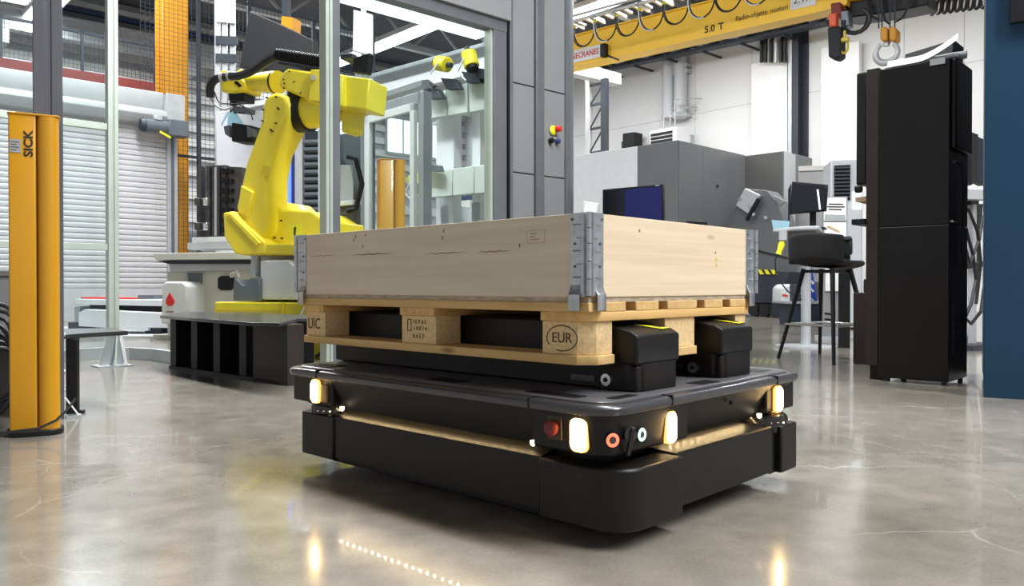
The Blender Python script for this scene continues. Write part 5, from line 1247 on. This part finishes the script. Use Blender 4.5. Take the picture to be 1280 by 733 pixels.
slab_y('monitor_side', 'blue_dark', mo2, tf, [(985, 237), (989, 229), (987, 276), (985, 276)], .08, .03, .004); slab_y('painted_glint', 'window_light', mo2, tf, [(1021, 237), (1023, 237), (1026, 262), (1024, 262)], .010, .003, 0)  # glint on the screen painted as a thin glowing strip
pb = thing('payment_box', 'small black boxes at the far end of the bar table', 'box', tf)
slab_y('box_body', 'black', pb, tf, [(1046, 300), (1065, 299), (1065, 318), (1046, 319)], -.1, .2, .02); 
slab_y('box_lid', 'steel_dark', pb, tf, [(1046, 296), (1064, 295), (1065, 300), (1046, 301)], -.12, .22, .01)
zz7 = tf.ony(1055, 319, -.1)[1]; xz7 = tf.ony(1055, 319, -.1)[0]; MB().box(xz7-.05, xz7+.05, -.05, .05, 0, zz7).build('box_stand', 'black', pb)
sc2 = thing('hand_scanner', 'yellow hand scanner hanging at the table edge by a curled cord', 'scanner', tf)
a_, b_ = tf.ony(977, 306, -.3), tf.ony(973, 318, -.3)
MB().tube([(a_[0]+.01, -.3, a_[1]+.04), (a_[0], -.3, a_[1]), (b_[0]+.01, -.3, b_[1]+.03), (b_[0], -.3, b_[1])], [.018, .03, .022, .026], 10).build('scanner_grip', 'tri_yellow', sc2, smooth=True)
MB().tube([(b_[0], -.3, b_[1]), (b_[0]-.03, -.3, b_[1]-.05), (b_[0]-.02, -.3, b_[1]-.2), (b_[0]+.08, -.3, b_[1]-.34), (b_[0]+.2, -.28, b_[1]-.42)], .007, 6).build('scanner_cord', 'cable', sc2, smooth=True)
MB().box(a_[0]-.02, a_[0]+.05, -.33, -.27, a_[1]+.04, zt3-.012).build('scanner_holder', 'steel_light', sc2)
# --- bar chair
LA, LB, LC_ = on_z(972.8, 448.5), on_z(1024.7, 443.4), on_z(1042.3, 456.7)
LD = (LB[0]+LC_[0]-LA[0], LB[1]+LC_[1]-LA[1]); cxc = ((LA[0]+LD[0])/2, (LA[1]+LD[1])/2); fa_ = math.atan2(LB[1]-LA[1]+LD[1]-LC_[1], LB[0]-LA[0]+LD[0]-LC_[0])
KF = Frame(cxc[0], cxc[1], fa_)
ch = thing('bar_chair', 'black bar chair with splayed legs beside the black cabinet', 'chair', KF)
zs_ = .705
for q in (LA, LB, LC_, LD):
    x, y = KF.loc(*q); MB().tube([(x, y, 0), (x*.42, y*.50, zs_)], [.013, .019], 10).build('leg', 'black', ch, smooth=True)
ring = []
for sx_, sy_ in ((-1, -1), (1, -1), (1, 1), (-1, 1)): ring.append((sx_*.225, sy_*.215, .275))
MB().tube([ring[0], ring[1], ring[2], ring[3], ring[0]], .009, 8).build('foot_ring', 'bright_steel', ch, smooth=True)
# seat shell: rows of points from front edge over the seat up the low curved back
rows = []; prof_s = [(.23, zs_-.01, .19), (.21, zs_+.012, .205), (.1, zs_+.012, .215), (-.05, zs_+.008, .22), (-.15, zs_+.022, .225), (-.205, zs_+.045, .228), (-.222, zs_+.08, .232), (-.230, zs_+.17, .235), (-.235, zs_+.258, .232), (-.235, zs_+.268, .228)]
def shell(off):
    R = []
    for i, (x, z, hw_) in enumerate(prof_s):
        row = []
        for k in range(13):
            t = -1 + k/6; curve = (abs(t)**2.4)
            lift = max(0, (i-3))/5; xx = x + curve*.09*min(1, lift*1.6) + (off if i > 4 else 0); zz = z + curve*(.03 if i <= 4 else -.02) - (off if i <= 4 else 0)
            row.append((xx, t*hw_, zz))
        R.append(row)
    return R
so, si = shell(0), shell(-.028); mbs = MB(); n_ = 13
vs = [p for r in so for p in r] + [p for r in si for p in r]; K = len(so)*n_; fs = []
for i in range(len(so)-1):
    for k in range(n_-1):
        a = i*n_+k; fs += [(a, a+1, a+n_+1, a+n_), (K+a, K+a+n_, K+a+n_+1, K+a+1)]
for k in range(n_-1): e_ = (len(so)-1)*n_+k; fs += [(k, K+k, K+k+1, k+1), (e_, e_+1, K+e_+1, K+e_)]
for i in range(len(so)-1): a = i*n_; b = a+n_-1; fs += [(a, a+n_, K+a+n_, K+a), (b, K+b, K+b+n_, b+n_)]
mbs.add(vs, fs); o = mbs.build('seat_shell', 'black_soft', ch, smooth=True); sub = o.modifiers.new('sub', 'SUBSURF'); sub.levels = 1; sub.render_levels = 1
MB().box(-.14, .16, -.13, .13, zs_-.03, zs_-.008).build('seat_plate', 'black', ch)

# --- television on a stand behind the collar
vfz = Frame(*at(790, 300, 8.0)[:2], math.radians(-28))
tv = thing('television', 'dark television screen standing behind the wooden collar', 'television', vfz)
slab_y('case', 'black', tv, vfz, [(753, 237), (829, 230), (830, 272), (830, 322), (753, 316)], 0, .05, .008); sf = slab_y('screen', 'screen_dark', tv, vfz, [(755, 239), (827, 232.5), (828, 318), (755, 312)], -.008, .01)
slab_y('screen_image', 'screen_blue', tv, vfz, [(781, 237), (827, 233), (828, 318), (781, 314)], -.012, .006, 0); slab_y('maker_mark', 'steel_light', tv, vfz, [(819, 231.6), (824, 231.1), (824, 232.4), (819, 232.8)], -.012, .008, 0)
xt, zt4 = vfz.ony(790, 318, .05); MB().box(xt-.04, xt+.04, .05, .09, .03, zt4+.2).build('pole', 'steel_dark', tv); MB().box(xt-.35, xt+.35, -.2, .3, 0, .03).build('foot', 'steel_dark', tv, bevel=.005)
op = thing('operator_panel', 'small tilted pale operator panel above the collar corner', 'panel', loc=(*at(738, 300, 8.8)[:2], 0), rz=math.radians(-10)); of = Frame(*at(738, 300, 8.8)[:2], math.radians(-10))
slab_y('panel_case', 'machine_cream', op, of, [(729, 251), (749, 254), (748, 272), (726, 272)], 0, .12, .015); slab_y('panel_face', 'paper', op, of, [(731, 254), (746, 256), (745, 271), (729, 271)], -.008, .01, 0)
xo, zo = of.ony(737, 272, .06); MB().box(xo-.04, xo+.04, .03, .11, 0, zo+.02).build('pole', 'steel_light', op); MB().box(xo-.2, xo+.2, -.12, .25, 0, .02).build('foot', 'steel_dark', op)
tool = thing('tool_tray', 'small black tool lying above the collar edge at machine door', 'tool', loc=(*at(866, 300, 12.0)[:2], 0), rz=BR); tfz = Frame(*at(866, 300, 12.0)[:2], BR)
slab_x('tray', 'black', tool, tfz, [(858, 276), (875, 277), (875, 281), (858, 280)], 0, .2, .01); xo, zo = tfz.onx(866, 281); MB().box(.05, .12, xo-.04, xo+.04, 0, zo+.02).build('pole', 'steel_dark', tool)

# --- black cabinet
KC = Frame(2.49, 4.565, math.radians(47))
cab = thing('black_cabinet', 'tall black cabinet with papers on top beside the blue wall', 'cabinet', KC)
zk = 1.872; zsp = KC.onx(1140, 282, 0)[1]
MB().box(.0, .40, .0, .385, .02, zsp-.004).build('lower_body', 'cabinet_black', cab, bevel=.004)
MB().box(.0, .12, .0, .385, zsp, zk).build('upper_side', 'cabinet_black', cab, bevel=.004)
MB().box(.12, .40, .0, .385, zsp, zk).build('upper_body', 'cabinet_black', cab, bevel=.004)
MB().box(.02, .37, -.03, .0, KC.ony(1200, 184, -.05)[1], zk+.0).build('front_box', 'cabinet_black', cab, bevel=.01)
for k in range(6): MB().box(.1, .33, -.004, .0, .2+k*.04, .215+k*.04).build('vent_slot', 'black', cab)
MB().box(.08, .36, -.003, .0, .17, .46).build('vent_plate', 'steel_dark', cab)
for (x, y) in ((.03, .03), (.37, .03), (.03, .35), (.37, .35)): MB().cyl((x, y, 0), (x, y, .022), .014, n=10).build('foot', 'steel_dark', cab)
y_, z_ = KC.onx(1172, 77, 0); MB().box(-.004, .0, y_-.04, y_+.04, z_-.018, z_+.018).build('label_plate', 'paper_grey', cab)
MB().box(.03, .1, -.012, .0, zsp+.01, zsp+.02).build('catch', 'bright_steel', cab)
q = KC.ony(1200, 205, -.02); MB().tube([(.02, -.02, q[1]), (.12, -.03, q[1]-.01), (.2, -.03, q[1]-.12), (.2, -.02, q[1]-.5), (.25, -.02, q[1]-.6)], .008, 6).build('cabinet_cable', 'cable', cab, smooth=True)
# brown side column and black monitor unit behind it
K2 = Frame(*KC.world(.02, .39), math.radians(47))
sd = thing('side_column', 'brown black upright column joined behind the black cabinet', 'cabinet', K2)
ys = K2.onx(1082, 350, 0)[0]; ztop2 = K2.onx(1090, 86, 0)[1]; zlo = K2.onx(1090, 457, 0)[1]
MB().box(0, .28, 0.002, ys, max(zlo, .03), ztop2).build('column_body', 'cabinet_brown', sd, bevel=.004)
MB().box(.05, .25, .01, ys-.01, 0, max(zlo, .03)+.01).build('column_foot', 'black', sd)
ys2 = K2.onx(1070, 150, 0)[0]; zu = K2.onx(1076, 231, 0)[1]
MB().box(.0, .3, ys, ys2, zu, ztop2-.01).build('monitor_unit', 'black', sd, bevel=.01); MB().box(-.01, .02, ys+.02, ys2+.01, zu-.05, zu).build('monitor_lip', 'black', sd, bevel=.015)
zt5 = K2.onx(1075, 277, 0)[1]; MB().box(-.02, .3, ys, ys+.08, zt5-.02, zt5+.015).build('keyboard_shelf', 'black', sd, bevel=.004)
zt6 = K2.onx(1075, 246, 0)[1]; MB().box(.1, .3, ys, ys+.1, zt6-.02, zt6+.01).build('wood_shelf', 'tan_wood', sd)
bnf = Frame(*on_z(1066, 455), math.radians(47))
bi = thing('brown_bin', 'dark brown bin standing left of the black cabinet', 'bin', bnf)
yb_ = bnf.onx(1090, 420, 0)[0]; zb7 = bnf.onx(1066, 366, 0)[1]
MB().box(0, .28, yb_, 0, 0, zb7).build('bin_body', 'cabinet_brown', bi, bevel=.006); MB().box(.06, .2, yb_+.02, -.05, zb7, zb7+.1).build('bin_top', 'cabinet_brown', bi, bevel=.01)
# papers on the cabinet
py_ = KC.onx(1150, 74, .1)
pan = thing('flat_screen', 'thin black flat panel lying on top of the black cabinet', 'panel', loc=(KC.o.x, KC.o.y, zk), rz=KC.rz)
MB().add([(.16, .03, .012), (.40, .03, .012), (.40, .30, .012), (.16, .30, .012), (.20, .03, .155), (.42, .03, .155), (.42, .30, .12), (.20, .30, .12)], [(0, 3, 2, 1), (4, 5, 6, 7), (0, 1, 5, 4), (1, 2, 6, 5), (2, 3, 7, 6), (3, 0, 4, 7)]).build('panel_case', 'black', pan, bevel=.004)
MB().box(.18, .38, .08, .34, 0, .013).build('panel_foot', 'black', pan)
for i, (a, b, r, m, lab) in enumerate((((.03, .36, .012), (.06, -.03, .022), .011, 'paper', 'long white paper roll on the black cabinet top'), ((.09, .10, .024), (.11, -.06, .028), .022, 'paper_grey', 'short grey paper roll end on the black cabinet top'))):
    a, b = Vector(a), Vector(b); o = MB().tube([a, (a+b)/2 + Vector((0, 0, .004)), b], r, 12).build('paper_roll', m, None, smooth=True, loc=(KC.o.x, KC.o.y, zk), rz=KC.rz); tag(o, lab, 'paper roll')
P = []; nS = 14
mbp = MB(); 
for k in range(nS+1):
    t_ = k/nS; y = .34 - t_*.38; z = .026 + .10*max(0, t_-.45)**1.5*2.2; mbp.v += [(.0, y, z-.02), (.05, y+.01, z+.028), (.002, y, z-.019), (.052, y+.01, z+.029)]
for k in range(nS): a = 4*k; mbp.f += [(a, a+1, a+5, a+4), (a+2, a+6, a+7, a+3), (a, a+4, a+6, a+2), (a+1, a+3, a+7, a+5)]
o = mbp.build('paper_sheet', 'paper', None, smooth=True, loc=(KC.o.x, KC.o.y, zk), rz=KC.rz); tag(o, 'curled white paper sheet rising from the cabinet top', 'paper')

# --- blue display wall
bw_ = thing('display_wall', 'large blue display wall panel at the right picture edge', 'display wall', loc=(2.42, 4.105, 0), rz=math.radians(-29.5)); BWf = Frame(2.42, 4.105, math.radians(-29.5))
MB().box(.0, 1.6, 0, .10, 0, 3.4).build('front_panel', 'blue_panel', bw_, bevel=.003)
MB().box(.012, .05, .1, 1.15, .03, 3.4).build('side_panel', 'blue_dark', bw_, bevel=.003)
x_, z_ = BWf.ony(1262, 31, 0); MB().box(x_, x_+1.0, -.03, .0, z_, z_+.62).build('screen', 'black', bw_, bevel=.004)
# --- dark trolley with cables seen between cabinet and blue wall
gf = Frame(*at(1216, 400, 7.0)[:2], math.radians(40))
gt = thing('cable_trolley_stand', 'dark stand with hanging cables between cabinet and blue wall', 'stand', gf)
def Gs(name, m, pts, yl, th, bevel=.004): return slab_y(name, m, gt, gf, pts, yl, th, bevel)
Gs('screen_case', 'black', [(1214, 165), (1223, 168), (1223, 225), (1214, 232)], 0, .08); Gs('screen_case', 'blue_dark', [(1221, 170), (1234, 176), (1234, 232), (1221, 226)], .2, .08)
Gs('desk_top', 'machine_lightgrey', [(1205, 236), (1240, 238), (1240, 250), (1205, 249)], .0, .6); Gs('clamp', 'black', [(1214, 250), (1224, 250), (1224, 256), (1214, 256)], .1, .1); 
Gs('leg', 'steel_light', [(1217, 255), (1221, 255), (1221, 430), (1217, 430)], .1, .05); Gs('leg', 'black', [(1226, 255), (1229, 255), (1218, 430), (1214, 430)], .3, .04)
zz8 = gf.ony(1217, 430, .1)[1]; xz8 = gf.ony(1218, 430, .1)[0]; MB().box(xz8-.3, xz8+.3, 0, .5, 0, max(zz8, .03)).build('base', 'steel_dark', gt)
for k, (pts) in enumerate((((1204, 300), (1212, 330), (1224, 300), (1228, 270)), ((1203, 395), (1214, 405), (1226, 390), (1230, 360)), ((1206, 280), (1216, 318), (1220, 350), (1214, 380), (1206, 398)), ((1210, 260), (1222, 290), (1226, 330), (1220, 380)))):
    MB().tube([(gf.ony(px, py, -.05)[0], -.05, gf.ony(px, py, -.05)[1]) for px, py in pts], .014, 6).build('hanging_cable', 'cable', gt, smooth=True)
Gs('cross_bar', 'black', [(1206, 330), (1234, 327), (1234, 333), (1206, 337)], .05, .05)
